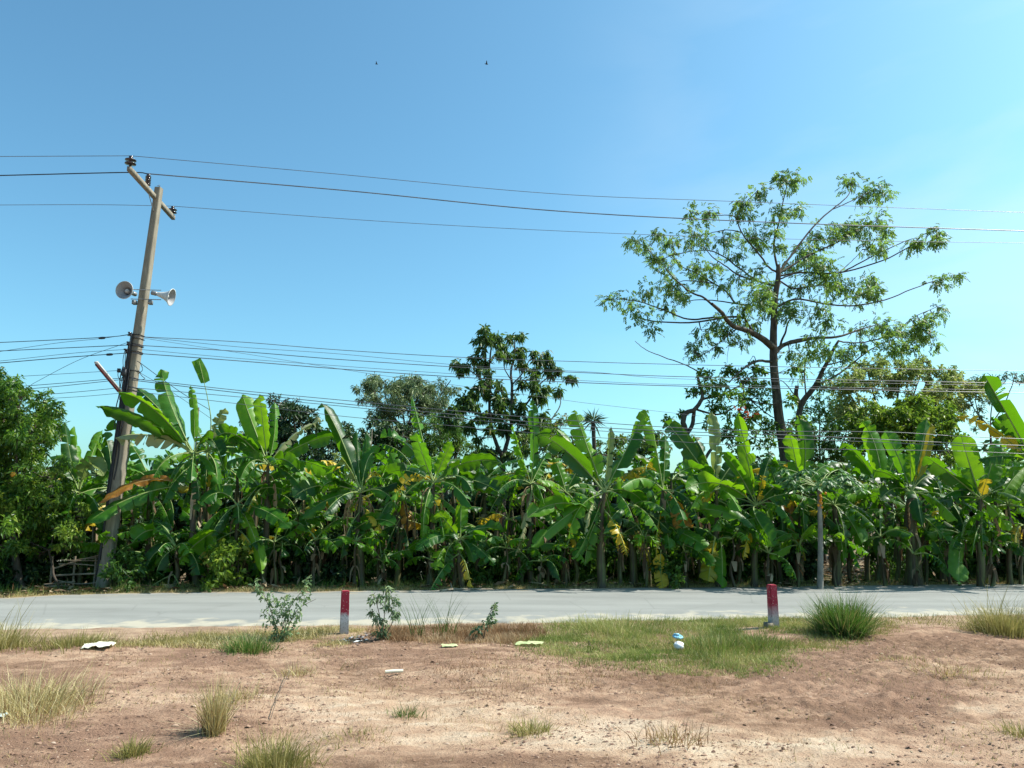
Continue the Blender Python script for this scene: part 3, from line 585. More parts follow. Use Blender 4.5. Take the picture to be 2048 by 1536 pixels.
# --- drooping-leaved tree in the middle
q6 = lambda L_: [(680+x/4.096, 640+y/4.096) for x, y in L_]
def f_teak(g, C, rad, w, rm): whorl(g, C, rad*.88, int(12*w*(rm/.4)**1.6)+5, 10, .27, .085, 1.0, .42, .7)
tb = [(q6([(1330, 2000), (1330, 1500), (1330, 1200), (1345, 1100)]), 9, 6, 0), (q6([(1330, 1130), (1290, 1040), (1250, 930), (1222, 760), (1220, 500), (1232, 300), (1250, 150)]), 5, 1.2, -1),
      (q6([(1350, 1100), (1375, 1000), (1400, 880), (1412, 560), (1402, 420), (1430, 280), (1430, 160)]), 5, 1.2, 1), (q6([(1225, 500), (1200, 380), (1185, 260), (1185, 100)]), 1.8, .7, -1.5), (q6([(1232, 400), (1290, 260), (1290, 150)]), 1.6, .6, -.5),
      (q6([(1405, 480), (1350, 400), (1330, 250)]), 1.5, .6, .5), (q6([(1410, 520), (1500, 420), (1580, 300), (1690, 290)]), 1.8, .6, 1.5), (q6([(1400, 850), (1520, 700), (1620, 560), (1700, 480), (1790, 460), (1870, 465)]), 2.4, .5, 1), (q6([(1620, 560), (1600, 440)]), 1.2, .6, 1),
      (q6([(1222, 600), (1130, 480), (1040, 400), (955, 350)]), 1.8, .5, -1), (q6([(1225, 800), (1120, 770), (1020, 740), (930, 730)]), 2.4, .8, -1.4), (q6([(1240, 900), (1120, 890), (1000, 880), (900, 850)]), 1.8, .6, -.5), (q6([(1390, 950), (1560, 880), (1700, 840), (1800, 700), (1800, 560)]), 2.4, .7, 1.3),
      (q6([(1260, 960), (1170, 960), (1120, 970)]), 1, .4, -.5), (q6([(1412, 560), (1480, 540), (1480, 430)]), 1.4, .6, .2), (q6([(1690, 300), (1700, 400), (1700, 480)]), 1, .6, 1)]
tcl = [(1185, 75, 28), (1140, 150, 46), (1195, 150, 30), (1285, 130, 42), (1270, 175, 26), (1390, 145, 42), (1465, 130, 38), (1160, 235, 30), (1330, 230, 48), (1300, 280, 24, .7), (1470, 230, 45), (1385, 290, 46), (1580, 270, 32), (1690, 290, 46), (1710, 330, 30), (1120, 305, 46), (1190, 350, 44), (1480, 350, 50), (1470, 300, 36), (1620, 330, 34, .8), (950, 345, 20, .9), (1030, 370, 48), (1000, 410, 38),
       (1150, 400, 48), (1220, 430, 36), (1790, 400, 36), (1600, 420, 52), (1580, 470, 44), (1700, 405, 46), (1740, 440, 34, .7), (1870, 465, 14, 1.2), (1905, 480, 9), (1200, 510, 64, 1.2), (1300, 530, 50), (1160, 560, 44), (1490, 510, 38), (1590, 540, 50), (1100, 600, 56), (1060, 640, 40), (1250, 600, 58, 1.1), (1300, 660, 44), (1390, 640, 60, 1.1), (1690, 560, 38), (1790, 580, 46, 1.1), (1620, 620, 56), (1660, 650, 40), (1010, 660, 56, 1.1), (1100, 700, 48), (1300, 700, 40),
       (930, 740, 54, 1.1), (870, 780, 42), (900, 850, 46, 1.2), (980, 720, 36), (1080, 850, 54), (1060, 870, 30), (1210, 790, 66), (1150, 800, 40), (1480, 720, 56), (1440, 770, 46), (1330, 780, 50), (1320, 860, 46), (1500, 820, 56), (1650, 790, 56), (1620, 850, 40), (1230, 900, 46), (1350, 900, 46), (1700, 870, 46), (1125, 975, 22, .8), (1480, 940, 50), (1560, 900, 44), (1250, 1070, 56), (1180, 1080, 40), (1400, 1100, 50), (1190, 1140, 50), (1500, 1060, 50), (1740, 870, 30)]
tree('drooping_leaf_tree', 'dark tree with bunches of drooping leaves and dry tips, above the middle bananas', 'tree', 30, (1004, 1150), tb,
     [(680+c[0]/4.096, 640+c[1]/4.096, c[2]/4.096)+tuple(c[3:]) for c in tcl], 'teak', f_teak, twigs=2, jit=.8)

def blob_tree(name, label, Y, base, blobs, leafmat, fol, r=16, trunk=(7, 3), bark='bark', cat='tree', jit=1.5, fill=1.0, group=None, depth=1.5):
    """crown of overlapping bunches grown inside ellipses (x, y, rx, ry px)"""
    cl = []; br = []; top = min(blobs, key=lambda b: b[1]); cx = np.mean([b[0] for b in blobs])
    low = max(b[1]+b[3]*.4 for b in blobs)
    br.append(([base, ((base[0]*2+cx)/3, (base[1]+low)/2), ((base[0]+cx)/2, low)], trunk[0], trunk[1], 0))
    for bx, by, rx, ry in blobs:
        br.append(([((base[0]+cx)/2, low), ((base[0]+cx)/2*.4+bx*.6, (low+by)/2+ry*.3), (bx, by), (bx+rng.uniform(-.3, .3)*rx, by-ry*.7)], trunk[1]*.7, .7, rng.uniform(-1, 1)*depth))
        n = max(3, int(fill*1.15*rx*ry/(r*r)))
        for _ in range(n):
            a = rng.random()*2*np.pi; q = rng.random()**.55; cl.append((bx+math.cos(a)*q*rx, by+math.sin(a)*q*ry, r*rng.uniform(.65, 1.25), rng.uniform(.6, 1.25)))
    return tree(name, label, cat, Y, base, br, cl, leafmat, fol, bark, group, jit=jit, twigs=2)
def f_w(ll, lw, droop, per=9, dens=26, vb=.5, spread=.9):
    def f(g, C, rad, w, rm): whorl(g, C, rad*1.1, int(dens*w*(rm/.5)**1.7)+4, per, ll, lw, droop, vb+rng.normal()*.08, spread)
    return f
blob_tree('mango_tree', 'bushy bright mango tree with hanging narrow leaves filling the left edge', 20.6, (40, 1180), [(35, 832, 84, 72), (-20, 900, 90, 110), (72, 862, 38, 60), (20, 790, 40, 35), (60, 980, 105, 80), (-30, 1050, 90, 80), (95, 1030, 50, 60), (-80, 860, 90, 110), (0, 760, 30, 20)],
          'mango', f_w(.15, .045, .45, 10, 40, .48), r=19, trunk=(10, 5), fill=1.9, depth=1.2)
blob_tree('leafy_bush', 'lower yellowish leafy bush under the mango tree at the left edge', 19.9+.6, (120, 1180), [(110, 1000, 60, 65), (60, 1080, 80, 50), (150, 1040, 30, 60), (-10, 1000, 50, 60)], 'lush', f_w(.12, .05, .3, 9, 34, .4), r=15, trunk=(3, 2), cat='bush', fill=1.2, depth=.5)
og_ = Geo(); og_.lathe([(0.001, -.07), (.05, -.05), (.07, 0), (.05, .05), (.001, .07)], at(27, 949, 19.6), (0, 0, 1), 12)
M['orange'] = simple_mat('ripe_orange_skin', (.6, .22, .02), (.75, .34, .04), 8, .5, bumpd=0)
tag(obj('orange_fruit', og_.mesh('orange_fruit', M['orange'], smooth=True)), 'small round orange fruit hanging in the bush at the left edge', 'fruit')
blob_tree('dark_round_tree', 'dark rounded tree behind the banana leaves right of the utility pole', 34, (590, 1120), [(590, 850, 50, 45), (550, 870, 40, 45), (560, 820, 30, 22), (630, 880, 30, 45), (590, 920, 70, 40), (500, 880, 40, 40)], 'dark', f_w(.2, .08, .3, 9, 26, .5), r=14, fill=1.6)
blob_tree('grey_willow_tree', 'pale grey-green fine-leaved tree beyond the dark low tree, left of the middle', 38, (800, 1120), [(770, 790, 48, 40), (745, 775, 30, 26), (800, 775, 45, 22), (825, 800, 45, 45), (780, 840, 45, 40), (840, 770, 25, 18), (870, 790, 40, 26), (895, 770, 28, 14), (890, 830, 30, 35)],
          'grey', f_w(.24, .05, .8, 10, 26, .62), r=13, fill=1.3, trunk=(5, 3))
blob_tree('low_dark_tree', 'low spreading dark tree under the pale grey-green tree', 32, (740, 1150), [(735, 870, 45, 30), (700, 880, 30, 30), (770, 860, 40, 20), (760, 910, 60, 40), (800, 880, 50, 30)], 'dark', f_w(.16, .07, .3, 9, 30, .55), r=13, fill=1.8)
blob_tree('round_green_bush', 'rounded mid-green tree between the grey-green tree and the drooping-leaved tree', 33, (890, 1150), [(880, 870, 45, 40), (920, 890, 45, 42), (850, 900, 40, 40), (950, 910, 30, 30), (880, 840, 25, 18)], 'under', f_w(.15, .05, .4, 9, 30, .7), r=13, fill=1.6)
blob_tree('olive_flowering_tree', 'broad olive and brownish tree behind the leaning pruned tree', 36, (1770, 1150), [(1740, 760, 60, 42), (1800, 740, 60, 30), (1860, 745, 50, 32), (1700, 790, 50, 40), (1830, 780, 60, 30), (1900, 790, 55, 40), (1680, 840, 40, 50), (1940, 780, 40, 30), (1870, 815, 60, 30), (1730, 830, 50, 40)],
          'olive', f_w(.17, .07, .1, 10, 26, .5), r=15, fill=1.4, trunk=(7, 4))
blob_tree('small_leaf_tree', 'thin airy grey-green tree at the far right edge beyond the big banana leaf', 35, (1990, 1150), [(1985, 760, 45, 20), (1950, 800, 30, 40), (2030, 755, 25, 14), (1960, 840, 25, 30), (1930, 770, 30, 30)], 'grey', f_w(.14, .045, .2, 9, 16, .35), r=12, fill=.75, trunk=(4, 2))
blob_tree('lush_green_tree', 'dense sunlit yellow-green tree in front of the olive tree on the right', 28, (1830, 1150), [(1760, 840, 55, 38), (1820, 830, 60, 40), (1870, 850, 50, 45), (1740, 880, 50, 40), (1800, 890, 60, 40), (1900, 880, 30, 50), (1900, 830, 20, 22)], 'lush', f_w(.17, .09, .3, 9, 24, .5), r=14, fill=1.5)
blob_tree('green_shrub_tree', 'mid-green bushy tree behind the tall trunk and the pruned tree', 31, (1650, 1150), [(1640, 850, 45, 40), (1690, 870, 45, 45), (1600, 890, 35, 40), (1650, 905, 60, 40), (1580, 860, 26, 30)], 'under', f_w(.14, .05, .3, 9, 24, .65), r=13, fill=1.2)
blob_tree('leafy_shrub', 'dark leafy shrub behind the spiky palm in the middle', 30, (1130, 1150), [(1120, 870, 40, 36), (1150, 900, 50, 40), (1080, 890, 40, 40), (1240, 900, 60, 34), (1300, 900, 40, 34), (1330, 880, 30, 20)], 'teak', f_w(.15, .06, .4, 9, 24, .55), r=12, fill=1.2)
# spiky palm
def spiky(label, x, y, Y, Rm, n=95):
    C = at(x, y, Y); b = C.copy(); b[2] = 0; root = thing('spiky_palm', label, 'palm', b); g = Geo(); g.tube([b, (b+C)/2+np.array([.08, 0, 0]), C], [.1, .08, .07], 7)
    obj('trunk', g.mesh('trunk', M['bark'], b, True), root); g = Geo()
    D = unit(rng.normal(size=(n, 3))+np.array([0, 0, .45])); P = np.repeat(C[None], n, 0)+D*.05
    leaves(P, D, Rm*(.75+.4*rng.random(n)), .05, rng.normal(size=(n, 3)), rng.random(n), g, .16); obj('leaf_rosette', g.mesh('leaf_rosette', M['grey'], b, clean=False), root, kind='stuff')
spiky('spiky-leaved palm on a thin stem showing between banana leaves right of the middle', 1186, 842, 27, .52)
# --- papaya
def papaya():
    Y = 20.1; b = at(1640, 1172, Y); b[2] = 0; C = at(1638, 975, Y); root = thing('papaya_tree', 'slim papaya tree with a pale straight stem and an umbrella of lobed leaves', 'tree', b)
    g = Geo(); g.tube(spline([b, at(1641, 1080, Y), C], 8), np.linspace(.085, .05, 8), 8); obj('trunk', g.mesh('trunk', M['bark_pale'], b, True), root)
    for k_ in range(26):
        a = k_*2.4; e = rng.uniform(.05, .75); Ls = rng.uniform(.6, 1.25); d = np.array([math.cos(a)*math.cos(e), math.sin(a)*math.cos(e)*.9, math.sin(e)*.75])
        tip = C+d*Ls+np.array([0, 0, -.05]); lg = Geo(); lg.tube(spline([C, C+d*Ls*.6+np.array([0, 0, .06]), tip], 5), .011, 4, .5, False, m=1)
        for q in range(7):   # finger lobes
            th = (q-3)*.62; h = np.array([math.cos(a+th), math.sin(a+th), -.35]); h = unit(h); n_ = 4
            for s_ in range(n_):
                p = tip+h*.36*s_/n_; leaves(p[None]-h*.02, (h+np.array([0, 0, -.15*s_]))[None], .22-.03*s_, .14-.02*s_, np.array([[0, 0, 1.0]])+rng.normal(size=(1, 3))*.25, np.array([rng.random()]), lg, .1)
        obj('leaf', lg.mesh('leaf', [M['papaya'], M['rib']], b, clean=False), root)
    for k_ in range(9):
        g = Geo(); c = C+np.array([rng.normal()*.07, -.08-rng.random()*.05, -.1-.05*k_]); r = .035
        g.lathe([(.001, -r*1.2), (r*.8, -r*.6), (r, 0), (r*.7, r*.8), (.001, r*1.1)], c, (0, 0, 1), 8); obj('fruit', g.mesh('fruit', M['orange'], b, True), root)
papaya()

# --- far belt of trees closing the view
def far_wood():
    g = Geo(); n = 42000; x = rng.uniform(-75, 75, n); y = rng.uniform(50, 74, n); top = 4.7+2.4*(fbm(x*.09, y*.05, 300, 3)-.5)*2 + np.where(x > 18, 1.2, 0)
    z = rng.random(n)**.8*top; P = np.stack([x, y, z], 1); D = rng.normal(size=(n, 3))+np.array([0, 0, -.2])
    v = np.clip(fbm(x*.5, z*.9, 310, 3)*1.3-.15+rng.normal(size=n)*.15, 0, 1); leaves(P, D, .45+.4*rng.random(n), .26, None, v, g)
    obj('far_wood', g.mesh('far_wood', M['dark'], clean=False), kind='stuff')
far_wood()

# ---------------------------------------------------------------- banana plants
ZUP = np.array([0, 0, 1.0])
def banana_blade(C, B0, width, fold, torn, seed, petiole=.1, curl=.35, sway=.05, rect=False):
    """C: midrib points; B0: (n,3) width direction; returns Geo of the blade and Geo of the midrib"""
    r = np.random.default_rng(seed); n = len(C); T = unit(np.gradient(C, axis=0)); B = unit(B0-T*(B0*T).sum(1)[:, None]); Nn = np.cross(B, T)
    ln = np.linalg.norm(np.diff(C, axis=0), axis=1).sum(); t = np.linspace(0, 1, n)
    def smp(A, u): return np.stack([np.interp(u, t, A[:, k]) for k in range(3)], -1)
    def half(s): return width/2*(.86+.14*np.sin(s*3)) if rect else np.clip(s/.16, 0, 1)**.65*(1-np.clip((s-.72)/.28, 0, 1)**2.8*.84)*width/2
    V = []; Fq = []; UV = []; rnd = r.random(); nb = 0; cols = np.array([0, .35, .7, 1.0])
    for sg in (1, -1):
        if torn <= 0: cuts = [0, 1]
        else:
            m = max(1, int(torn*r.uniform(.6, 1.4))); cuts = [0]+sorted(list(np.clip(r.random(m), .06, .97)))+[1]
        f_s = fold*r.uniform(.6, 1.4)
        for a, b in zip(cuts[:-1], cuts[1:]):
            if b-a < .012: continue
            m = max(2, int(round((b-a)*n))+1); s = np.linspace(a, b, m); big = (torn > 0)
            da = f_s + (r.normal()*.26 if big else 0) + (.65*r.random() if torn > 8 else 0); sw = r.normal()*sway if big else 0; shr = r.uniform(.0, .10) if big else 0
            u = petiole+s*(1-petiole); P = smp(C, u); Bb = unit(smp(B, u)); NN = unit(smp(Nn, u)); TT = unit(smp(T, u)); w = half(s)*(1-.25*shr)
            if big: w = w*(1-.10*np.abs(np.linspace(-1, 1, m))**4)
            gap = np.linspace(1, -1, m)*(b-a)*ln*(.02+(.05*r.random() if big else 0))
            g_ = (.006+.012*r.random())*(1 if torn < 8 else 2.6) if big else 0; gg = np.linspace(g_, -g_, m)
            wave = (.018+.02*r.random())*np.sin(s*r.uniform(30, 50)+r.random()*6)
            for c in cols:
                ang = da+curl*c*r.uniform(.8, 1.2)
                p = P+sg*Bb*(w*c*math.cos(ang))[:, None]-NN*(w*c*math.sin(ang)+wave*c*c)[:, None]+TT*(w*c*(.22+sw)+(gap+gg)*c)[:, None]
                V.append(p); UV.append(np.stack([np.full(m, c), s*ln+sg*7, np.full(m, rnd)], 1))
            for q in range(len(cols)-1):
                i0 = nb+q*m+np.arange(m-1); i1 = i0+m
                Fq.append(np.stack([i0, i1, i1+1, i0+1] if sg > 0 else [i0, i0+1, i1+1, i1], 1))
            nb += m*len(cols)
    rg = Geo(); rr = np.interp(t, [0, petiole, 1], [.028, .019, .004])*min(1.2, max(.5, width/.5)); rg.tube(C-Nn*.006, rr, 5, .5, True)
    return np.concatenate(V), np.concatenate(Fq), np.concatenate(UV), rg
KIND = {'g': 'ban_g', 'b': 'ban_b', 'y': 'ban_y', 'p': 'ban_p', 'o': 'ban_o', 'n': 'ban_n'}
KLAB = {'y': 'yellowing banana leaf', 'p': 'pale banana leaf', 'o': 'withered orange banana leaf', 'n': 'dry brown banana leaf', 'b': 'bright green banana leaf'}
def put_leaf(root, C, B, w, kind, fold, torn, petiole=.1, curl=.35, label=True):
    V, Fq, UV, rg = banana_blade(C, B, w, fold, torn, int(rng.integers(1e9)), petiole, curl); o = np.array(root.location)
    lf = obj('leaf', mesh_np('leaf', V-o, Fq, M[KIND[kind]], {'luv': UV}, smooth=True), root)
    if label and kind in KLAB: lf['label'] = KLAB[kind]
    obj('midrib', rg.mesh('midrib', M['rib_dead' if kind in 'no' else 'rib'], o, True), lf)
    return lf
def hero_leaf(root, crown, Y, spec):
    """(tip x, tip y, ctrl x, ctrl y, width px, kind, torn, dY tip, base x, base y)"""
    tx, ty, cx, cy, w, kind, torn, dy, bx, by = spec[:10]; dyb = spec[10] if len(spec) > 10 else 0
    torn = torn if torn > 3 else torn+int(rng.integers(0, 4))
    P0 = crown if bx is None else at(bx, by, Y+dyb); P2 = at(tx, ty, Y+dy)
    P1 = at(cx, cy, Y+dy*.45) if cx is not None else (P0+P2)/2+np.array([0, 0, .05])
    C = bezier((P0, P1, P2), 24); T = unit(np.gradient(C, axis=0)); Vv = unit(np.array([0, 0, CAMZ])-C)
    B0 = unit(np.cross(T, Vv)); N0 = np.cross(B0, T); roll = rng.uniform(-.55, .55) + (.25 if T[12, 2] < .4 else 0)*np.sign(B0[12, 2]+1e-6)
    flat = unit(np.cross(T, ZUP)+1e-4); flat = flat*np.sign((flat*B0).sum(1))[:, None]; mixv = .25 if abs(T[12, 2]) > .7 else .4
    B = unit((B0*math.cos(roll)+N0*math.sin(roll))*(1-mixv)+flat*mixv)
    if (np.cross(B, T)[:, 2].mean()) < 0: B = -B
    eff = np.abs((B*B0).sum(1)).mean(); ww = w*m_per_px(Y)/max(.55, eff)
    put_leaf(root, C, B, min(ww, .60), kind, .16 if torn < 8 else .3, torn, .06 if bx is not None else .12, curl=.22+rng.random()*.25)
def arch_leaf(root, crown, az, el, Ln, w, kind, droop, torn):
    h = np.array([math.cos(az), math.sin(az), 0]); d0 = h*math.cos(el)+ZUP*math.sin(el); e2 = el-droop; d1 = h*math.cos(e2)+ZUP*math.sin(e2)
    P0 = crown+d0*.02; P1 = P0+d0*Ln*.5; P2 = P1+d1*Ln*.55; C = bezier((P0, P1, P2), 20)
    side = np.cross(h, ZUP); tw = rng.normal()*.5; B = np.repeat((side*math.cos(tw)+ZUP*math.sin(tw))[None], len(C), 0)
    put_leaf(root, C, B, w, kind, .25+.25*rng.random(), torn, .16, curl=.3+.3*rng.random())
def stem(root, b, C, r, lean=0):
    g = Geo(); h = C[2]-b[2]; P = spline([b-ZUP*.05, b+(C-b)*.35+np.array([rng.normal()*.05, rng.normal()*.05, 0]), b+(C-b)*.7+np.array([rng.normal()*.04, 0, 0]), C], 12)
    g.tube(P, r*np.interp(np.linspace(0, 1, 12), [0, .08, .5, 1], [1.3, 1.1, .88, .42])*(1+.05*rng.normal(size=12)), 12)
    o = np.array(root.location); obj('pseudostem', g.mesh('pseudostem', M['stem'], o, True), root)
    # loose old sheaths hanging down the stem
    sg = Geo(); uv = []
    for _ in range(int(rng.integers(3, 8))):
        a = rng.random()*6.28; z = rng.uniform(.45, .95); p = b+(C-b)*z; L_ = rng.uniform(.25, .8)*min(1, h/2); w = rng.uniform(.03, .08)
        d = np.array([math.cos(a), math.sin(a), 0]); S = np.array([-math.sin(a), math.cos(a), 0]); q = [p+d*r*.75, p+d*(r+.06)-ZUP*L_*.35, p+d*(r+.05+rng.random()*.08)-ZUP*L_]
        V = np.array([[x-S*w*k_, x+S*w*k_] for x, k_ in zip(q, (1, .8, .35))]).reshape(-1, 3); sg.add(V, [[0, 1, 3, 2], [2, 3, 5, 4]], rng.random())
    obj('dry_sheath', sg.mesh('dry_sheath', M['litter'], o, clean=False), root, kind='stuff')
def dead_leaves(root, crown, n, Lr=(.7, 1.4)):
    for _ in range(n):
        a = rng.random()*6.28; h = np.array([math.cos(a), math.sin(a), 0]); L_ = rng.uniform(*Lr)
        P0 = crown-ZUP*rng.uniform(.05, .35); C = bezier((P0, P0+h*.45+ZUP*.08, P0+h*rng.uniform(.25, .5)-ZUP*L_), 14)
        B = np.repeat(np.cross(h, ZUP)[None], 14, 0); put_leaf(root, C, B, rng.uniform(.10, .2), 'n', 1.1, 9, .2, curl=.5)
def plant(label, bx, Y, cx, cy, r_px, fill, heroes, dead=1, group=None, fl=(1.4, 2.1), kinds='gggggb', elr=(-.45, .75), name='banana_plant'):
    b = at(bx, 1150, Y); b[2] = float(gz(b[0], b[1])); C = at(cx, cy, Y); root = thing(name, label, 'banana plant', b, group)
    stem(root, b, C, r_px*m_per_px(Y))
    for s in heroes:
        s = list(s)+[None]*(10-len(s))
        if s[6] is None: s[6] = int(rng.integers(1, 6))
        if s[7] is None: s[7] = rng.uniform(-.6, .6)
        hero_leaf(root, C, Y, s)
    a0 = rng.random()*6.28; dead = max(0, dead-1)
    for k_ in range(fill+(3 if name == 'banana_plant' and heroes else 0)):
        az = a0+k_*2.399; e = rng.uniform(*elr); arch_leaf(root, C, az, e, rng.uniform(*fl), rng.uniform(.34, .5), kinds[int(rng.integers(len(kinds)))], rng.uniform(.7, 1.5), int(rng.integers(3, 14)))
    if heroes and name == 'banana_plant':
        for k_ in range(2):
            arch_leaf(root, C-ZUP*rng.uniform(.2, .7), rng.uniform(-2.9, -.2), rng.uniform(-.9, -.2), rng.uniform(1.1, 1.7), rng.uniform(.3, .45), 'gggy'[int(rng.integers(4))], rng.uniform(.5, 1.0), int(rng.integers(4, 16)))
    dead_leaves(root, C, dead); return root
FY = 20.9
plant('banana plant with broad leaves arching across the utility pole and one orange withered leaf', 396, 20.7, 388, 908, 6.5, 3, [
    (236, 784, 305, 792, 44, 'b', 1, -1.6, 384, 905), (191, 812, 285, 812, 42, 'g', 0, -1.7, 380, 905), (322, 738, 336, 815, 38, 'g', 4, -.2), (272, 775, 325, 815, 36, 'g', 2, .5), (381, 771, 392, 820, 17, 'b', 3, .1),
    (210, 862, 290, 815, 26, 'g', 2, .4), (230, 876, 300, 850, 34, 'p', 12, -.9), (196, 1008, 285, 938, 17, 'o', 2, -1.1, 358, 968), (172, 1048, 250, 985, 36, 'g', 3, -1.2, 356, 972), (449, 940, 420, 830, 32, 'g', 4, -.5)], 2)
plant('banana plant whose topmost leaf is torn to a lone flag on its midrib', 420, 21.4, 414, 905, 5.5, 4, [
    (451, 816, 425, 850, 24, 'p', 6, -.3), (470, 880, 445, 845, 34, 'g', 5, .3), (392, 850, 400, 870, 24, 'g', 3, .2), (420, 1030, 450, 930, 34, 'g', 4, -.5)], 1)
def flag_leaf():
    root = bpy.data.objects['banana_plant.001']; o = np.array(root.location); g = Geo(); Y = 21.4
    P = spline([at(414, 905, Y), at(422, 850, Y), at(416, 800, Y), at(398, 722, Y)], 12); g.tube(P, np.linspace(.022, .007, 12), 5); obj('midrib', g.mesh('midrib', M['rib'], o, True), root)
    C = spline([at(411, 766, Y), at(404, 745, Y), at(392, 720, Y)], 8); V, Fq, UV, rg = banana_blade(C, np.repeat(np.array([[1, .2, .1]]), 8, 0), .30, .1, 0, 5, .0, .1, rect=True)
    lf = obj('leaf', mesh_np('leaf', V-o, Fq, M['ban_g'], {'luv': UV}, smooth=True), root); lf['label'] = 'lone flag of leaf left at the tip of a bare midrib'
flag_leaf()
plant('small broad-leaved banana plant low beside the foot of the utility pole', 345, 20.4, 352, 1095, 5, 4, [
    (433, 1060, 395, 1080, 44, 'b', 2, -.4, 358, 1120), (265, 1085, 310, 1030, 34, 'b', 4, -.5), (300, 1040, 330, 1040, 30, 'g', 3, .2), (400, 1150, 390, 1090, 36, 'g', 2, -.4), (290, 1150, 300, 1090, 28, 'g', 2, -.3)], 0, fl=(.8, 1.2))
plant('banana plant with a drooping torn yellow-green leaf beside the mango tree', 160, 21.2, 158, 985, 5, 5, [
    (129, 845, 140, 920, 26, 'g', 1, .0), (148, 852, 155, 910, 20, 'b', 1, .3), (207, 952, 172, 885, 32, 'p', 7, -.6), (110, 960, 130, 900, 24, 'g', 2, -.3), (205, 860, 185, 900, 26, 'g', 3, .8)], 1)
plant('banana plant hidden by the utility pole, its bright torn leaves spreading to the left', 224, 21.6, 224, 975, 5, 4, [
    (186, 905, 200, 870, 30, 'b', 6, .2), (205, 868, 222, 880, 28, 'g', 4, .3), (268, 862, 250, 870, 30, 'g', 3, .6), (160, 1000, 190, 950, 26, 'g', 5, -.3)], 1)
plant('banana plant with three upright leaves fanned together before the dark rounded tree', 524, FY, 536, 930, 6.5, 4, [
    (484, 789, 502, 840, 44, 'b', 3, .2), (519, 788, 525, 840, 26, 'b', 1, -.3), (549, 804, 556, 860, 25, 'g', 1, .3), (649, 842, 590, 850, 24, 'p', 12, .8), (672, 872, 610, 875, 30, 'g', 2, .4), (436, 872, 470, 845, 38, 'g', 4, -.8),
    (600, 945, 565, 900, 32, 'g', 3, -.9), (664, 945, 600, 905, 32, 'g', 4, .3), (480, 960, 500, 900, 34, 'g', 3, -.6), (610, 985, 575, 930, 26, 'g', 6, -.6)], 2)
plant('banana plant under the fanned leaves with long dark low leaf and bright hanging one', 468, 20.6, 474, 1010, 5.5, 4, [
    (580, 1056, 530, 1008, 30, 'g', 1, -.8), (524, 1148, 515, 1060, 27, 'b', 1, -.7), (400, 1010, 440, 960, 32, 'g', 3, -.5), (410, 1100, 430, 1020, 30, 'g', 2, -.4), (570, 980, 520, 960, 28, 'g', 5, .3)], 2, fl=(1.0, 1.5))
plant('banana plant with a long bare fan of petioles above a skirt of brown dead leaves', 726, FY, 722, 985, 7, 3, [
    (643, 806, 678, 850, 40, 'g', 0, .1), (663, 908, 690, 905, 30, 'p', 9, -.4), (713, 860, 716, 920, 18, 'g', 1, .4), (733, 862, 732, 920, 20, 'g', 1, .6), (641, 978, 672, 940, 26, 'b', 8, -.6), (586, 995, 640, 950, 30, 'g', 6, -.7),
    (792, 1050, 750, 1022, 28, 'g', 1, -.8, 705, 1062), (766, 920, 735, 870, 30, 'g', 2, .6), (800, 980, 760, 930, 28, 'g', 3, .2), (600, 1040, 650, 985, 26, 'g', 4, -.5)], 6)
plant('banana plant with an upright shredded yellow-green leaf and a bright blade on its right', 859, FY, 867, 965, 6.5, 3, [
    (824, 792, 838, 850, 36, 'b', 14, .3), (832, 865, 842, 905, 28, 'g', 2, -.4), (760, 876, 818, 860, 36, 'g', 9, .4), (905, 882, 887, 915, 25, 'b', 1, -.3), (1000, 925, 930, 905, 32, 'g', 2, .2), (944, 982, 925, 930, 32, 'g', 6, -.6),
    (786, 1005, 820, 925, 24, 'y', 16, -.7), (1010, 990, 935, 940, 30, 'g', 4, -.2), (770, 950, 810, 925, 28, 'g', 5, .6)], 5)
plant('young banana plant low between two taller ones with five short fresh leaves', 925, 20.3, 921, 1078, 5.5, 2, [
    (923, 997, 921, 1040, 32, 'b', 2, .1), (873, 1020, 895, 1045, 27, 'b', 3, -.1), (975, 1074, 948, 1062, 24, 'g', 1, -.3), (832, 1100, 872, 1055, 26, 'g', 3, -.6), (989, 1130, 958, 1088, 26, 'g', 2, -.5), (815, 1098, 860, 1060, 24, 'g', 2, .4), (948, 1126, 940, 1088, 22, 'g', 1, -.4), (1010, 1065, 960, 1040, 26, 'g', 3, .5)], 0, fl=(.7, 1.0))
plant('banana plant with a pale leaf hanging straight down and a narrow dark upright leaf', 1064, 21.1, 1062, 968, 6, 4, [
    (1065, 800, 1072, 880, 21, 'g', 3, .2), (1024, 850, 1040, 900, 28, 'b', 13, -.2), (1030, 1112, 1070, 985, 24, 'p', 16, -.7), (1000, 968, 1030, 930, 26, 'g', 8, .2), (1095, 905, 1080, 930, 26, 'b', 6, .6), (975, 1010, 1010, 960, 28, 'g', 6, -.2), (1120, 1010, 1095, 960, 24, 'n', 9, -.2)], 4)
plant('tall banana plant with pale thick stem and four broad leaves fanned out mid-row', 1204, 20.5, 1209, 985, 8.5, 0, [
    (1149, 820, 1172, 890, 42, 'b', 7, .1), (1075, 866, 1138, 890, 44, 'g', 1, -.7), (1110, 856, 1150, 895, 34, 'g', 9, .5), (1222, 852, 1219, 920, 15, 'p', 2, .2), (1274, 857, 1252, 900, 46, 'g', 4, .4), (1170, 1070, 1180, 985, 18, 'p', 9, -.6, 1196, 1020),
    (1055, 1036, 1110, 985, 32, 'g', 5, -.9, 1198, 1020), (1063, 1095, 1115, 1035, 30, 'g', 3, -.8), (1146, 1120, 1175, 1080, 25, 'g', 1, -.5), (1240, 1096, 1225, 1040, 26, 'g', 1, .4), (1290, 1010, 1260, 965, 28, 'g', 2, .6)], 1)
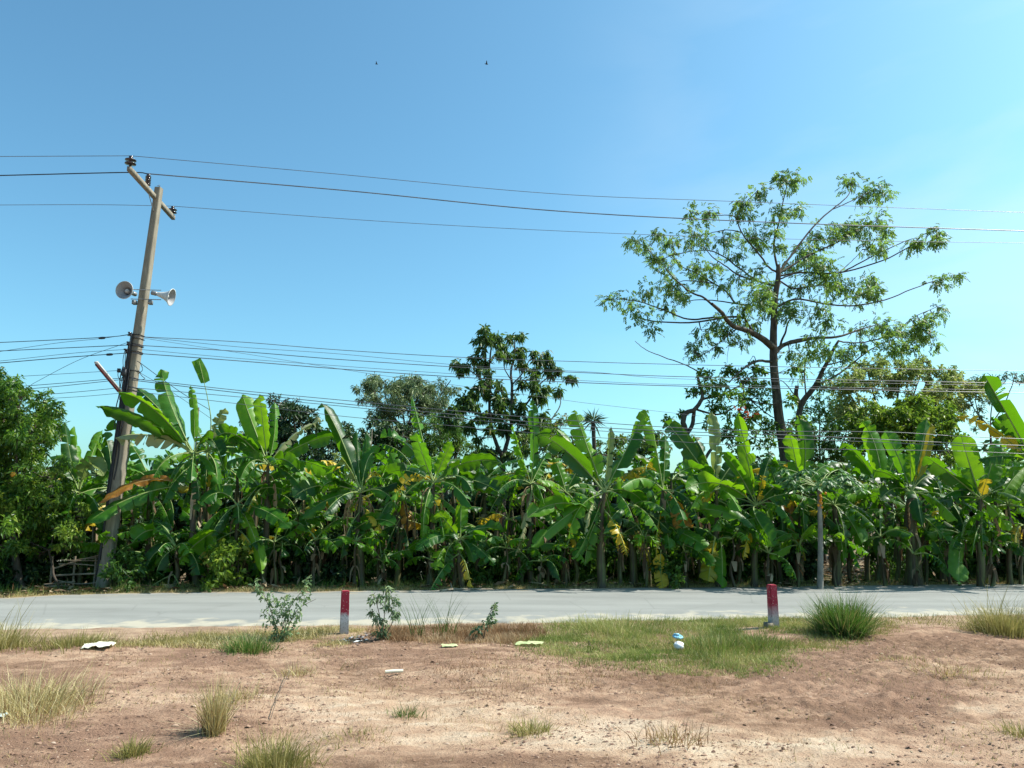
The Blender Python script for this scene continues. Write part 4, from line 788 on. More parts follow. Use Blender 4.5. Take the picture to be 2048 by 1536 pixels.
plant('banana plant right of the middle one with yellow arching leaf and bent tip above', 1267, 21.1, 1260, 1012, 7.5, 4, [
    (1297, 821, 1272, 840, 26, 'b', 3, .2, 1268, 905), (1314, 944, 1275, 915, 20, 'y', 14, -.5, 1238, 968), (1342, 1066, 1300, 1020, 36, 'g', 1, -.9), (1200, 1060, 1225, 1000, 26, 'g', 3, -.4), (1330, 985, 1295, 945, 32, 'g', 2, .3)], 2)
plant('banana plant with one upright torn leaf and orange withered leaves at its neck', 1322, 20.9, 1326, 980, 6.5, 3, [
    (1298, 832, 1314, 895, 32, 'b', 9, .2), (1330, 870, 1330, 920, 26, 'g', 4, .6), (1357, 1056, 1352, 1030, 22, 'o', 3, -.7, 1350, 1012, -.4), (1385, 1055, 1350, 1000, 24, 'o', 5, -.3), (1270, 935, 1290, 930, 30, 'g', 3, .2), (1364, 1094, 1345, 1030, 28, 'g', 1, -.6), (1326, 1176, 1318, 1140, 28, 'y', 2, -.75, 1322, 1100, -.6)], 2)
plant('banana plant with a big half-yellow leaf hanging to the ground in front of its stem', 1436, 20.8, 1432, 980, 6.5, 3, [
    (1329, 843, 1366, 875, 38, 'g', 3, -.1), (1423, 822, 1436, 890, 24, 'p', 1, .1), (1383, 868, 1408, 890, 32, 'g', 9, .5), (1361, 945, 1400, 915, 34, 'g', 2, -.6), (1500, 905, 1465, 915, 36, 'g', 2, .4), (1480, 1036, 1400, 1000, 24, 'g', 1, -1.0, 1362, 1036),  # pale upright leaf: its backlit look is put into the colour
    (1414, 1095, 1372, 1065, 32, 'g', 1, -1.0, 1344, 1060), (1428, 1132, 1400, 1095, 24, 'g', 3, -1.1, 1364, 1090), (1444, 1176, 1446, 1130, 30, 'b', 1, -.75, 1442, 1084, -.55), (1416, 1162, 1422, 1120, 38, 'y', 3, -.85, 1430, 1074, -.6), (1400, 1010, 1410, 990, 26, 'y', 4, -.3)], 2)
plant('banana plant with a long bright leaf arching left, standing below the tall trunk', 1508, 20.8, 1513, 1012, 6, 3, [
    (1476, 827, 1494, 910, 32, 'b', 4, .0), (1440, 903, 1472, 925, 32, 'g', 2, -.3), (1372, 978, 1440, 940, 38, 'b', 7, -1.0), (1550, 1092, 1490, 1010, 36, 'g', 1, -1.0), (1526, 950, 1520, 980, 20, 'y', 9, -.1), (1586, 960, 1550, 960, 28, 'g', 4, .4), (1545, 905, 1530, 930, 26, 'g', 6, .5)], 1)
plant('banana plant with two upright leaves right beside the foot of the tall tree trunk', 1600, 21.5, 1603, 985, 6, 4, [
    (1580, 866, 1592, 920, 32, 'b', 1, .0), (1597, 834, 1622, 880, 34, 'g', 3, .3), (1524, 952, 1556, 890, 30, 'g', 12, -.2), (1660, 930, 1640, 925, 28, 'g', 3, .4), (1560, 1000, 1580, 970, 26, 'g', 3, -.3)], 2)
plant('dark-stemmed banana plant just right of the papaya, one leaf drooping low', 1672, 21.2, 1668, 1010, 9, 5, [
    (1724, 1088, 1705, 1035, 38, 'g', 0, -.8), (1684, 955, 1678, 970, 26, 'g', 5, -.2), (1640, 1010, 1655, 980, 30, 'g', 3, .3), (1700, 950, 1690, 960, 30, 'g', 3, .6)], 2)
plant('banana plant behind the grass tussock gap with two leaves pointing up to the left', 1752, 22.3, 1765, 985, 6, 4, [
    (1684, 885, 1722, 905, 32, 'g', 2, .1), (1724, 843, 1760, 880, 36, 'b', 3, .3), (1684, 958, 1725, 920, 26, 'g', 9, -.4), (1800, 900, 1785, 920, 30, 'g', 2, .5)], 2)
plant('stout dark-stemmed banana plant on the right with a small sunlit leaf square', 1826, 21.2, 1822, 985, 14, 5, [
    (1820, 885, 1821, 920, 20, 'b', 2, -.1), (1770, 860, 1795, 900, 34, 'g', 3, .4), (1853, 836, 1845, 900, 32, 'g', 2, .6), (1862, 845, 1860, 905, 22, 'y', 1, .2), (1760, 1000, 1790, 960, 30, 'g', 3, -.5), (1880, 950, 1850, 940, 30, 'g', 4, .3), (1745, 940, 1780, 940, 34, 'g', 4, -.2)], 2)
plant('banana plant with one big upright sunlit blade at the right, beside a long hanging leaf', 1958, 20.7, 1962, 998, 7, 3, [
    (1921, 868, 1938, 930, 48, 'b', 0, .0), (1850, 912, 1895, 940, 42, 'g', 4, -.5), (1993, 878, 1985, 930, 44, 'g', 3, .5), (1880, 1005, 1920, 985, 26, 'g', 2, -.4), (2016, 1062, 1998, 1020, 26, 'b', 4, -.7), (1918, 1168, 1915, 1100, 36, 'g', 0, -.6, 1928, 1055), (1975, 955, 1968, 975, 22, 'y', 1, -.3), (2040, 960, 2000, 965, 30, 'g', 3, .2)], 2)
plant('tall banana plant at the right edge, its long torn leaf highest of the row', 2062, 20.4, 2068, 925, 7.5, 3, [
    (1967, 747, 1998, 800, 56, 'g', 8, -.4), (1912, 833, 1970, 835, 30, 'y', 12, -.6), (2004, 826, 2025, 860, 26, 'b', 1, .2), (1983, 834, 2020, 870, 24, 'g', 5, .4), (2010, 880, 2025, 900, 26, 'b', 4, .1), (2140, 850, 2110, 840, 42, 'g', 4, 0), (2000, 1000, 2030, 940, 32, 'b', 5, -.5)], 3)
plant('slim banana plant at the right edge between the big blade and the frame side', 2018, 21.4, 2016, 1010, 5, 5, [(1990, 930, 2000, 960, 28, 'g', 3, .1), (2050, 980, 2040, 980, 28, 'g', 2, -.3), (2030, 930, 2024, 960, 30, 'b', 3, .4)], 1)
# young shoots crowding the gaps between the tall stems
GS = 'young banana shoots between the taller stems'; LS = 'young banana shoot with short leaves crowding the gap between taller stems'
for x, Y, cy, L_ in [(255, 21.3, 1060, 1.1), (300, 20.9, 1110, .8), (430, 21.2, 1080, 1.1), (500, 21.4, 1085, 1.0), (560, 21.0, 1090, 1.1), (590, 21.7, 1030, 1.4), (640, 21.5, 1060, 1.3), (690, 21.8, 1040, 1.3), (760, 21.3, 1075, 1.1), (800, 22.2, 1040, 1.3), (890, 21.8, 1035, 1.2), (960, 21.6, 1060, 1.2), (1010, 21.4, 1040, 1.3), (1040, 20.9, 1100, .8),
                     (1095, 21.6, 1050, 1.2), (1150, 21.4, 1075, 1.0), (1240, 21.7, 1070, 1.0), (1300, 21.5, 1085, 1.0), (1380, 21.3, 1055, 1.1), (1400, 22, 1020, 1.3), (1475, 21.2, 1075, 1.0), (1540, 21.5, 1060, 1.1), (1590, 21.9, 1045, 1.2), (1700, 22.3, 1030, 1.1), (1790, 22, 1030, 1.2), (1850, 21.5, 1060, 1.1), (1900, 21.4, 1080, 1.0), (1990, 21.2, 1070, 1.1), (2040, 21.3, 1050, 1.2)]:
    plant(LS, x, Y, x+rng.uniform(-8, 8), cy, rng.uniform(3, 4.5), int(rng.integers(5, 8)), [], int(rng.integers(0, 2)), GS, (L_*.8, L_*1.15), 'gggggby', (-.1, 1.25), 'banana_shoot')
for k_ in range(24):
    x = 240+k_*76+rng.uniform(-22, 22)
    if abs(x-1204) < 30 or abs(x-1430) < 34 or abs(x-1325) < 24: x += 40
    plant(LS, x, rng.uniform(20.5, 20.85), x+rng.uniform(-8, 8), rng.uniform(1065, 1125), rng.uniform(2.5, 4), int(rng.integers(5, 8)), [], 0, GS, (.75, 1.25), 'ggggbb', (-.05, 1.3), 'banana_shoot')
# extra stems of the front row
plant('banana plant with brown flaky double stem between the pole and the fanned leaves', 300, 21.8, 300, 960, 5.5, 6, [(262, 890, 280, 910, 32, 'g', 3, .2), (345, 905, 325, 920, 34, 'g', 2, .3)], 2)
plant('banana plant in the shade right of the bright hanging leaf', 602, 21.8, 606, 975, 6, 6, [(575, 890, 590, 920, 30, 'g', 2, .3), (655, 935, 635, 940, 28, 'b', 5, .2)], 3)
plant('leaning banana plant with orange dead leaf between the petiole fan and the shredded leaf', 792, 21.5, 805, 995, 5.5, 4, [(818, 1062, 812, 1030, 24, 'o', 4, -.3), (780, 905, 795, 940, 28, 'g', 3, .3), (850, 960, 830, 965, 28, 'g', 3, .2)], 4)
plant('banana plant showing only its torn crown left of the tall middle banana plant', 1130, 21.9, 1132, 985, 6, 6, [(1108, 915, 1120, 940, 28, 'b', 5, .2), (1165, 925, 1150, 945, 28, 'g', 3, .3)], 4)
plant('banana plant with rust-brown dead leaves behind the left of the papaya', 1560, 22.0, 1562, 1000, 5.5, 5, [(1576, 1070, 1572, 1040, 26, 'o', 3, -.2), (1540, 930, 1550, 960, 28, 'g', 3, .2)], 3)
plant('thin banana plant standing at the edge of the clearing', 1734, 22.6, 1732, 1005, 4.5, 6, [], 2)
plant('banana plant with grey stem right of the stout dark-stemmed one', 1884, 22.0, 1886, 1000, 6, 6, [(1860, 930, 1872, 955, 28, 'g', 2, .2)], 2)
plant('banana plant just left of the long hanging green leaf', 1906, 22.6, 1908, 985, 6, 5, [], 3)
# rows behind
GB = 'banana plants of the rows behind the front one'
LB = 'banana plant of the rows behind, mostly hidden by the front row'
for i_, (x, Y) in enumerate([(90, 23), (190, 24.4), (262, 22.9), (340, 23.6), (420, 24.5), (480, 22.8), (560, 23.2), (640, 22.9), (700, 24.6), (765, 23.1), (835, 24.2), (905, 22.9), (965, 23.6), (1030, 24.5), (1085, 23.2), (1150, 24.6), (1215, 23.4), (1290, 24.2), (1350, 23.2), (1405, 24.6), (1470, 23.1), (1535, 24.4),
                             (1625, 24.2), (1700, 25.6), (1790, 24.0), (1850, 25.2), (1930, 23.6), (1990, 24.4), (2050, 23.6), (2110, 22.4), (2160, 24), (-60, 24), (20, 25)]):
    cy = rng.uniform(940, 985); plant(LB, x, Y, x+rng.uniform(-12, 12), cy, rng.uniform(4.5, 6), 8, [], int(rng.integers(0, 3)), GB, (1.4, 2.1), 'ggggggby', (.0, 1.15))
for i_, (x, Y) in enumerate([(150, 27.5), (300, 28), (400, 27), (510, 28.5), (620, 27), (670, 29), (800, 27.4), (880, 28), (1000, 27.5), (1120, 28.2), (1240, 27.4), (1330, 28.4), (1440, 27.6), (1520, 28.5), (1860, 28.5), (1960, 27.5), (2060, 28)]):
    plant(LB, x, Y, x+rng.uniform(-10, 10), rng.uniform(950, 985), 4.5, 7, [], 0, GB, (1.5, 2.1), 'ggggg', (.0, 1.1))

# understorey: leafy low shrubs between the stems, named one by one
def under(label, x, Y, w, h, mat='under', dens=1.0, grp=None, name='low_shrub', ll=.16, lw=.09):
    b = at(x, 1150, Y); b[2] = float(gz(b[0], b[1])); root = thing(name, label, 'shrub', b, grp); s = m_per_px(Y); g = Geo(); lg = Geo(); n = int(9*w*h/2500*dens)+3
    for _ in range(n):
        a = rng.uniform(-1, 1); q = rng.random(); e = b+np.array([a*w/2*s*(1-.3*q), rng.normal()*.4, h*s*(.12+.85*q)])
        g.tube(spline([b+np.array([a*.15, 0, 0]), (b+e)/2+np.array([rng.normal()*.08, 0, .08]), e], 5), np.linspace(.012, .004, 5), 3, rng.random(), False)
        whorl(lg, e, np.array([.28, .28, .22]), int(16*dens)+4, 6, ll, lw, .3, .5)
    obj('stems', g.mesh('stems', M['twig'], b, clean=False), root); obj('foliage', lg.mesh('foliage', M[mat], b, clean=False), root)
GU = 'low dark shrubs in the shade between the banana stems'; LU = 'low leafy shrub in the deep shade between the banana stems'
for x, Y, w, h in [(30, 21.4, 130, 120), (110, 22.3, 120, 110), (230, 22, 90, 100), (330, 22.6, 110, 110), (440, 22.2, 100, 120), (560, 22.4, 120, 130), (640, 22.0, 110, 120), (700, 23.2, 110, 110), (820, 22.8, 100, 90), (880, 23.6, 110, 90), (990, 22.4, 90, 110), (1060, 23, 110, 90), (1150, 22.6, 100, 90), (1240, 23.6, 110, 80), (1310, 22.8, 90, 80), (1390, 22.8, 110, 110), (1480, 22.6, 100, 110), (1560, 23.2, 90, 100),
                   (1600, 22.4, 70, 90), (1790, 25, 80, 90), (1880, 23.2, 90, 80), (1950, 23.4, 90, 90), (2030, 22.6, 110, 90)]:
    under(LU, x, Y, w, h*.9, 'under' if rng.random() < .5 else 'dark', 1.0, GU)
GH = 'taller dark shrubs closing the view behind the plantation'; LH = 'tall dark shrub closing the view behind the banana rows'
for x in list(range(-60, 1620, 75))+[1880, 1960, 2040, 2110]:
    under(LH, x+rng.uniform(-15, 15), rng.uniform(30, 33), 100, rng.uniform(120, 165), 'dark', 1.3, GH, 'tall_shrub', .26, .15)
under('bright broad-leaved weedy shrub at the road edge left of the tall row of stems', 465, 20.3, 60, 90, 'lush', .6, None, 'leafy_shrub', .15, .09)
under('spindly green shrub at the road edge by the yellow hanging leaf', 1330, 20.6, 50, 60, 'under', .5, None, 'leafy_shrub', .12, .06)
under('pale green weedy shrub growing at the foot of the utility pole', 262, 20.2, 60, 80, 'under', .6, None, 'leafy_shrub', .14, .07)
under('small bushy shrub at the back of the clearing on the right', 1788, 23.4, 46, 45, 'under', .8, None, 'leafy_shrub', .09, .04)

# ---------------------------------------------------------------- utility pole
PY = 20.3
def conc_mat():
    m, nt, b = newmat('weathered_concrete'); v = objco(nt); n = noise(nt, 3, 6, v, sc=(3, 3, .6)); f = noise(nt, 60, 4, v)
    c = ramp(nt, n, [(.3, (.13, .11, .08)), (.6, (.235, .205, .155)), (.8, (.33, .29, .225))]); c = mixc(nt, mrange(nt, f, .55, .7, 0, .4), c, (.2, .18, .14))
    nt.links.new(c, b.inputs['Base Color']); b.inputs['Roughness'].default_value = .9; bump(nt, b, f, .5, .006); return m
M['conc'] = conc_mat()
M['steel'] = simple_mat('dull_galvanised_steel', (.18, .18, .18), (.32, .32, .32), 20, .5, metal=.6, bumpd=0)
M['cable'] = simple_mat('grey_aluminium_wire', (.10, .10, .11), (.2, .2, .21), 2, .38, metal=.5, bumpd=0, spec=.6)
M['rubber'] = simple_mat('black_cable', (.012, .012, .014), (.04, .04, .045), 3, .5, bumpd=0)
M['porcelain'] = simple_mat('dark_glazed_porcelain', (.018, .010, .012), (.04, .022, .025), 6, .18, bumpd=0, spec=.7)
M['horn'] = simple_mat('grey_white_enamel', (.42, .43, .42), (.58, .58, .56), 4, .45, bumpd=0)
M['horn_in'] = simple_mat('dull_grey_horn_inside', (.22, .22, .23), (.33, .33, .34), 5, .6, bumpd=0)
pb = at(206, 1172, PY); pb[2] = -.05; pt = at(318, 376, PY)
pole = thing('utility_pole', 'leaning square concrete utility pole with a crossarm and two horn loudspeakers', 'utility pole', pb)
ax = unit(pt-pb); rz = R(-5); X0 = np.array([math.cos(rz), math.sin(rz), 0]); X0 = unit(X0-ax*(X0@ax)); Y0 = np.cross(ax, X0)
def on_pole(t, dx=0, dy=0): return pb+(pt-pb)*t+X0*dx+Y0*dy
def pole_t(y): 
    ts = np.linspace(0, 1, 400); _, yy = project(pb+(pt-pb)*ts[:, None]); return float(np.interp(-y, -yy, ts))
g = Geo(); W0, W1 = .285, .175; ch = .018
ring = []
for t in np.linspace(0, 1, 14):
    w = (W0+(W1-W0)*t)/2; c = on_pole(t)
    for sx_, sy_ in ((-1, -1), (1, -1), (1, 1), (-1, 1)):
        a1 = (X0*sx_*w+Y0*sy_*(w-ch)); a2 = (X0*sx_*(w-ch)+Y0*sy_*w)
        ring += [c+a1, c+a2] if sx_*sy_ > 0 else [c+a2, c+a1]
ring = np.array(ring); i0 = np.arange(13)[:, None]*8; j = np.arange(8)[None]; j2 = (j+1) % 8
g.add(ring, np.stack([i0+j, i0+j2, i0+8+j2, i0+8+j], -1).reshape(-1, 4)); g.add(np.concatenate([ring[-8:], pt[None]]), [[k_, (k_+1) % 8, 8, 8] for k_ in range(8)])
g.obj('shaft', M['conc'], pole)
zc = at(312, 396, PY)[2]; A0 = onz(258, 337, zc); A1 = onz(347, 436, zc); A1[2] = A0[2] = zc; ad = unit(A1-A0)
g = Geo(); sdv = np.cross(ad, ZUP); g.box((A0+A1)/2, np.linalg.norm(A1-A0), .10, .12, ad, sdv, ZUP); g.obj('crossarm', M['conc'], pole)
def insul(p, ribs, r, h):
    g = Geo(); prof = [(.001, 0), (.03, 0), (.03, .04)]; st = h/ribs
    for k_ in range(ribs): z = .04+k_*st; prof += [(.035, z), (r, z+st*.18), (r*1.0, z+st*.35), (.04, z+st*.75)]
    prof += [(.05, .04+h), (.045, .08+h), (.001, .09+h)]; g.lathe(prof, p, (0, 0, 1), 16); g.obj('insulator', M['porcelain'], pole, smooth=False); return p+ZUP*(.09+h)
I1 = insul(A0+ad*.06+ZUP*.06+ZUP*.03, 2, .135, .19); I2 = insul(A0+(A1-A0)*.375+ZUP*.06, 6, .075, .28); I3 = insul(A1-ad*.12+ZUP*.06, 2, .12, .17)
g = Geo(); g.tube([A0+(A1-A0)*.4-ZUP*.06, on_pole(pole_t(425), 0, -.1)], .012, 5); g.obj('brace', M['steel'], pole)
g = Geo(); g.tube([pt-ZUP*.02, pt+ZUP*.10], .01, 5); g.tube([pt+np.array([-.06, 0, .07]), pt+np.array([.03, 0, .06])], .008, 4); g.obj('top_bolt', M['steel'], pole)
for yy in (671, 678, 690, 693, 704, 707, 742, 757, 775, 781): 
    g = Geo(); t = pole_t(yy); w = (W0+(W1-W0)*t)/2+.012; c = on_pole(t); R4 = [c+X0*w+Y0*w, c+X0*w-Y0*w, c-X0*w-Y0*w, c-X0*w+Y0*w, c+X0*w+Y0*w]; g.tube(R4, .011, 4, .5, False); g.obj('strap', M['rubber'], pole)
# rack of spools and the cable bundle on the road side face
for yy in (671, 690, 706, 741, 756):
    t = pole_t(yy); c = on_pole(t, -.16, -.15); g = Geo(); g.lathe([(.001, -.05), (.05, -.05), (.03, 0), (.05, .05), (.001, .05)], c, ax, 10); g.obj('spool', M['porcelain'], pole)
g = Geo(); g.box(on_pole((pole_t(668)+pole_t(712))/2, -.12, -.13), .03, .03, np.linalg.norm(pt-pb)*(pole_t(668)-pole_t(712)), X0, Y0, ax); g.obj('rack', M['steel'], pole)
for k_, (dx_, yt, yb, r_) in enumerate(((-.15, 690, 1000, .02), (-.11, 700, 1120, .03), (-.07, 670, 880, .016), (-.2, 735, 860, .014), (-.02, 740, 960, .018), (-.13, 760, 1160, .024))):
    P = [on_pole(pole_t(yt)+(pole_t(yb)-pole_t(yt))*q, dx_+rng.normal()*.012, -.145-(.0 if k_ != 3 else .05)+rng.normal()*.008) for q in np.linspace(0, 1, 9)]
    g = Geo(); g.tube(spline(P, 24), r_, 5); g.obj('cable_run', M['rubber'], pole)
g = Geo()
for a_, b_ in ((((240, 741), (236, 752), (243, 764), (250, 745))), ((272, 722), (284, 735), (280, 752), (272, 742)))[0:0] or []: pass
for pts in (((237, 741), (236, 752), (243, 762), (252, 750)), ((274, 722), (281, 727), (285, 740), (276, 748)), ((276, 740), (284, 752), (290, 757), (283, 760)), ((250, 700), (246, 720), (247, 745), (244, 790)), ((244, 756), (240, 780), (239, 800))):
    g.tube(spline([at(x, y, PY-.22) for x, y in pts], 10), .009, 4)
g.obj('loose_cable', M['rubber'], pole)
g = Geo(); g.lathe([(.001, -.05), (.05, -.05), (.05, .05), (.001, .05)], at(238, 741, PY-.2), (0, 0, 1), 8); g.lathe([(.001, -.09), (.06, -.09), (.06, .09), (.001, .09)], at(248, 745, PY-.22), (0, 0, 1), 8); g.obj('junction_box', M['rubber'], pole)
g = Geo(); g.lathe([(.001, 0), (.05, 0), (.05, .03), (.001, .03)], at(251, 700, PY-.2), (0, 0, 1), 8); g.tube([at(251, 700, PY-.2), at(249, 760, PY-.2)], .01, 4); g.obj('lightning_rod', M['rubber'], pole)
# horn loudspeakers on their rods
g = Geo()
for y in (579, 598): g.tube([at(262, y, PY-.16), at(322, y+1.5, PY-.16)], .012, 5)
for x in (269, 301): g.box(at(x, 605, PY-.12), .09, .12, .11)
g.obj('mounting_rods', M['steel'], pole)
def horn(label, o, axis, rm, ln):
    root = thing('horn_loudspeaker', label, 'loudspeaker', o); a = unit(np.array(axis, float)); g = Geo()
    outer = [(.001, -ln*.42), (.055, -ln*.42), (.06, -ln*.4), (.06, -ln*.12), (.045, -.0), (.06, .02), (.075, ln*.25), (.11, ln*.55), (.16, ln*.8), (rm, ln*.97), (rm+.012, ln), (rm+.012, ln+.012), (rm, ln+.012)]
    g.lathe(outer[4:], o, a, 28); g.obj('bell', M['horn'], root, smooth=True)
    g = Geo(); g.lathe([(rm, ln+.010), (rm-.02, ln*.95), (.155-.01, ln*.79), (.10, ln*.54), (.06, ln*.25), (.03, ln*.1), (.001, ln*.1)], o, a, 28); g.obj('throat', M['horn_in'], root, smooth=True)
    g = Geo(); g.lathe([(.001, ln*.2), (.05, ln*.22), (.062, ln*.5), (.058, ln*.7), (.04, ln*.78), (.001, ln*.8)], o, a, 16); g.obj('centre_plug', M['horn'], root, smooth=True)
    g = Geo(); g.lathe(outer[:5]+[(.001, 0)], o, a, 16); g.obj('driver', M['steel'], root, smooth=True)
horn('horn loudspeaker facing the road, mouth towards the viewer, left of the pole', at(250, 580, PY-.22)+np.array([.05, .30, .0]), (-.10, -1, -.05), .235, .36)
horn('horn loudspeaker on the right side of the pole, pointing right and downward', at(315, 588, PY-.16), (1, .05, -.23), .225, .38)
# tube street lamp
lamp = thing('street_lamp', 'long thin fluorescent street lamp reaching up and left from the utility pole', 'street lamp', at(244, 786, PY-.2))
a_, b_ = at(192, 724, PY-1.3), at(240, 782, PY-.25); dv = unit(b_-a_); up = unit(ZUP-dv*(ZUP@dv)); sd_ = np.cross(dv, up)
g = Geo(); g.box((a_+b_)/2, np.linalg.norm(b_-a_), .09, .04, dv, sd_, up); g.obj('housing', simple_mat('weathered_white_enamel', (.34, .32, .31), (.48, .46, .44), 6, .5, bumpd=0), lamp)
g = Geo(); g.tube([a_-up*.045+dv*.04, b_-up*.045-dv*.04], .034, 8); g.obj('tube', simple_mat('unlit_brownish_tube', (.10, .03, .035), (.16, .05, .05), 3, .3, bumpd=0), lamp)
g = Geo(); g.tube([b_, at(252, 800, PY-.12)], .02, 6); g.obj('bracket', M['steel'], lamp)

# ---------------------------------------------------------------- wires
def wire(label, pts, r, Ya, Yb=None, mat='cable', Yp=None):
    """pts in the picture from left to right, depth runs from Ya at the first to Yb at the last"""
    Yb = Ya if Yb is None else Yb; xs = np.array([p[0] for p in pts], float)
    P = [at(x, y, Ya+(Yb-Ya)*(x-xs[0])/(xs[-1]-xs[0])) for x, y in pts]; P = spline(P, max(14, 8*len(P))); o = P[0]
    g = Geo(); g.tube(P, r, 5, .5, True); w = obj('power_line', g.mesh('power_line', M[mat], o, True)); w.location = tuple(o); tag(w, label, 'wire'); return w
def pj(p): x, y = project(p); return float(x), float(y)
i1, i2, i3 = pj(I1), pj(I2), pj(I3); Y1, Y2, Y3 = I1[1], I2[1], I3[1]
wire('topmost thin wire, left span to the near insulator', [(-120, 314), (0, 313), i1], .008, Y1, Y1)
wire('topmost thin wire running right from the near insulator', [i1, (640, 345), (1100, 387), (1470, 403), (2048, 425), (2250, 431)], .008, Y1, 23)
wire('thick wire of the upper three, left span', [(-120, 353), (0, 351), (250, 345), i2], .016, Y2, Y2, 'rubber')
wire('thick wire of the upper three running right across the tall tree', [i2, (700, 382), (1100, 421), (1500, 443), (2048, 462), (2250, 467)], .016, Y2, 23.5)
wire('lowest thin wire of the upper three, left span', [(-120, 411), (0, 410), (200, 409.5), i3], .008, Y3, Y3)
wire('lowest thin wire of the upper three running right', [i3, (800, 445), (1260, 468), (1700, 481), (2048, 486), (2250, 489)], .008, Y3, 25)
LYs = PY-.22
lab = ['first', 'second', 'third', 'fourth', 'fifth', 'sixth', 'seventh', 'eighth']
for k_, (pts, r) in enumerate([([(-100, 688), (0, 685), (203, 675), (262, 669)], .010), ([(-100, 707), (0, 702), (150, 695), (258, 690)], .010), ([(-100, 734), (0, 726), (130, 715), (256, 706)], .011), ([(-100, 729), (0, 722), (150, 706), (250, 699)], .006),
                               ([(-100, 760), (35, 753), (238, 741)], .006), ([(-100, 783), (90, 769), (246, 756)], .008), ([(-100, 789), (90, 775), (246, 759)], .008), ([(-100, 803), (129, 786), (246, 775)], .007), ([(-100, 806), (133, 795), (246, 786)], .006)]):
    wire(['uppermost', 'second', 'third', 'faint', 'thin lone', 'upper of the paired', 'lower of the paired', 'last but one', 'lowest'][k_]+' low wire left of the pole', pts, r, LYs, LYs, 'rubber')
wire('slanting drop wire falling left from the pole to the mango tree', [(60, 772), (74, 763), (160, 719), (258, 684)], .006, LYs+1.0, LYs, 'rubber')
wire('slanting drop wire crossing the low wires left of the pole', [(0, 703), (115, 686), (203, 677), (262, 668)], .006, LYs+.4, LYs, 'rubber')
for nm, pts, r in [('uppermost low wire running right from the pole', [(270, 673), (480, 684), (680, 700), (930, 715), (1180, 724), (1320, 728), (1535, 733), (2048, 742), (2200, 744)], .009),
                   ('second low wire running right from the pole', [(266, 690), (480, 703), (680, 719), (930, 735), (1180, 746), (1320, 752), (1535, 757), (2048, 767), (2200, 769)], .010),
                   ('thin low wire just under the second, merging towards the right', [(285, 674), (480, 694), (680, 708), (930, 731), (1180, 744), (1320, 756), (1535, 762), (2048, 772)], .006),
                   ('third low wire running right, thick', [(264, 706), (480, 722), (680, 738), (930, 755), (1180, 766), (1320, 771), (1535, 776), (2048, 786), (2200, 788)], .011),
                   ('thin wire close above the thick third low wire', [(270, 698), (480, 717), (680, 732), (930, 749), (1180, 762), (1320, 768), (1535, 772), (2048, 781)], .006),
                   ('long slanting thin wire crossing the drooping-leaved tree', [(285, 676), (480, 706), (680, 738), (765, 751), (887, 767), (1127, 800), (1180, 807), (1320, 823), (1400, 832)], .005),
                   ('upper of the three wires just above the banana leaves', [(262, 757), (480, 781), (680, 800), (936, 824), (1102, 838), (1329, 854), (1515, 862), (1768, 864), (1910, 872), (2100, 880)], .009),
                   ('middle of the three wires just above the banana leaves', [(262, 760), (480, 786), (680, 807), (887, 827), (1144, 851), (1330, 862), (1515, 868), (1644, 873), (1910, 886), (2100, 893)], .010),
                   ('lower of the three wires just above the banana leaves', [(262, 775), (480, 794), (680, 812), (887, 834), (1144, 858), (1330, 868), (1515, 875), (1644, 880), (1910, 891), (2100, 899)], .008),
                   ('lowest wire, half hidden among the banana leaves', [(262, 782), (480, 808), (680, 832), (887, 850), (1144, 872), (1330, 882), (1515, 893), (1644, 898), (1910, 902), (2100, 910)], .007)]:
    wire(nm.replace('wires just above the banana leaves', 'wires over the banana leaves').replace('running right from the pole', 'right of the pole'), pts, r, PY-.2, 19.6 if 'leaves' in nm else 21.6)
for nm, pts, r in [('upper house cable sagging down right from the pole', [(278, 724), (320, 755), (370, 790), (420, 820)], .009), ('lower house cable sagging down right from the pole', [(279, 745), (330, 775), (390, 815), (440, 850)], .006)]: wire(nm, pts, r, PY-.1, 22, 'rubber')
for nm, x, y in (('cable splice on the uppermost low wire left of the pole', 204, 676), ('cable splice on the third low wire left of the pole', 219, 709)):
    g = Geo(); g.lathe([(.001, -.1), (.03, -.07), (.035, 0), (.03, .07), (.001, .1)], at(x, y, LYs), (1, 0, .05), 8); o_ = tag(g.obj('cable_splice', M['rubber']), nm, 'cable splice')
# thin post rising from the leaves
g = Geo(); c_ = at(395, 855, 23); g.tube([np.array([c_[0], 23, 0]), at(397, 815, 23)], .03, 6); tag(g.obj('thin_post', M['conc']), 'thin grey post tip sticking up behind the flag-tipped banana plant', 'post')
for nm, x, y, X_ in (('thin dead stalk rising behind the petiole fan', 744, 858, 739), ('thin pale stalk between the leaves in the middle', 697, 890, 702)):
    c_ = at(X_, 960, 23); g = Geo(); g.tube([np.array([c_[0], 23, 0]), c_, at(x, y, 23)], .018, 5); tag(g.obj('dry_stalk', M['wood_dry']), nm, 'stalk')

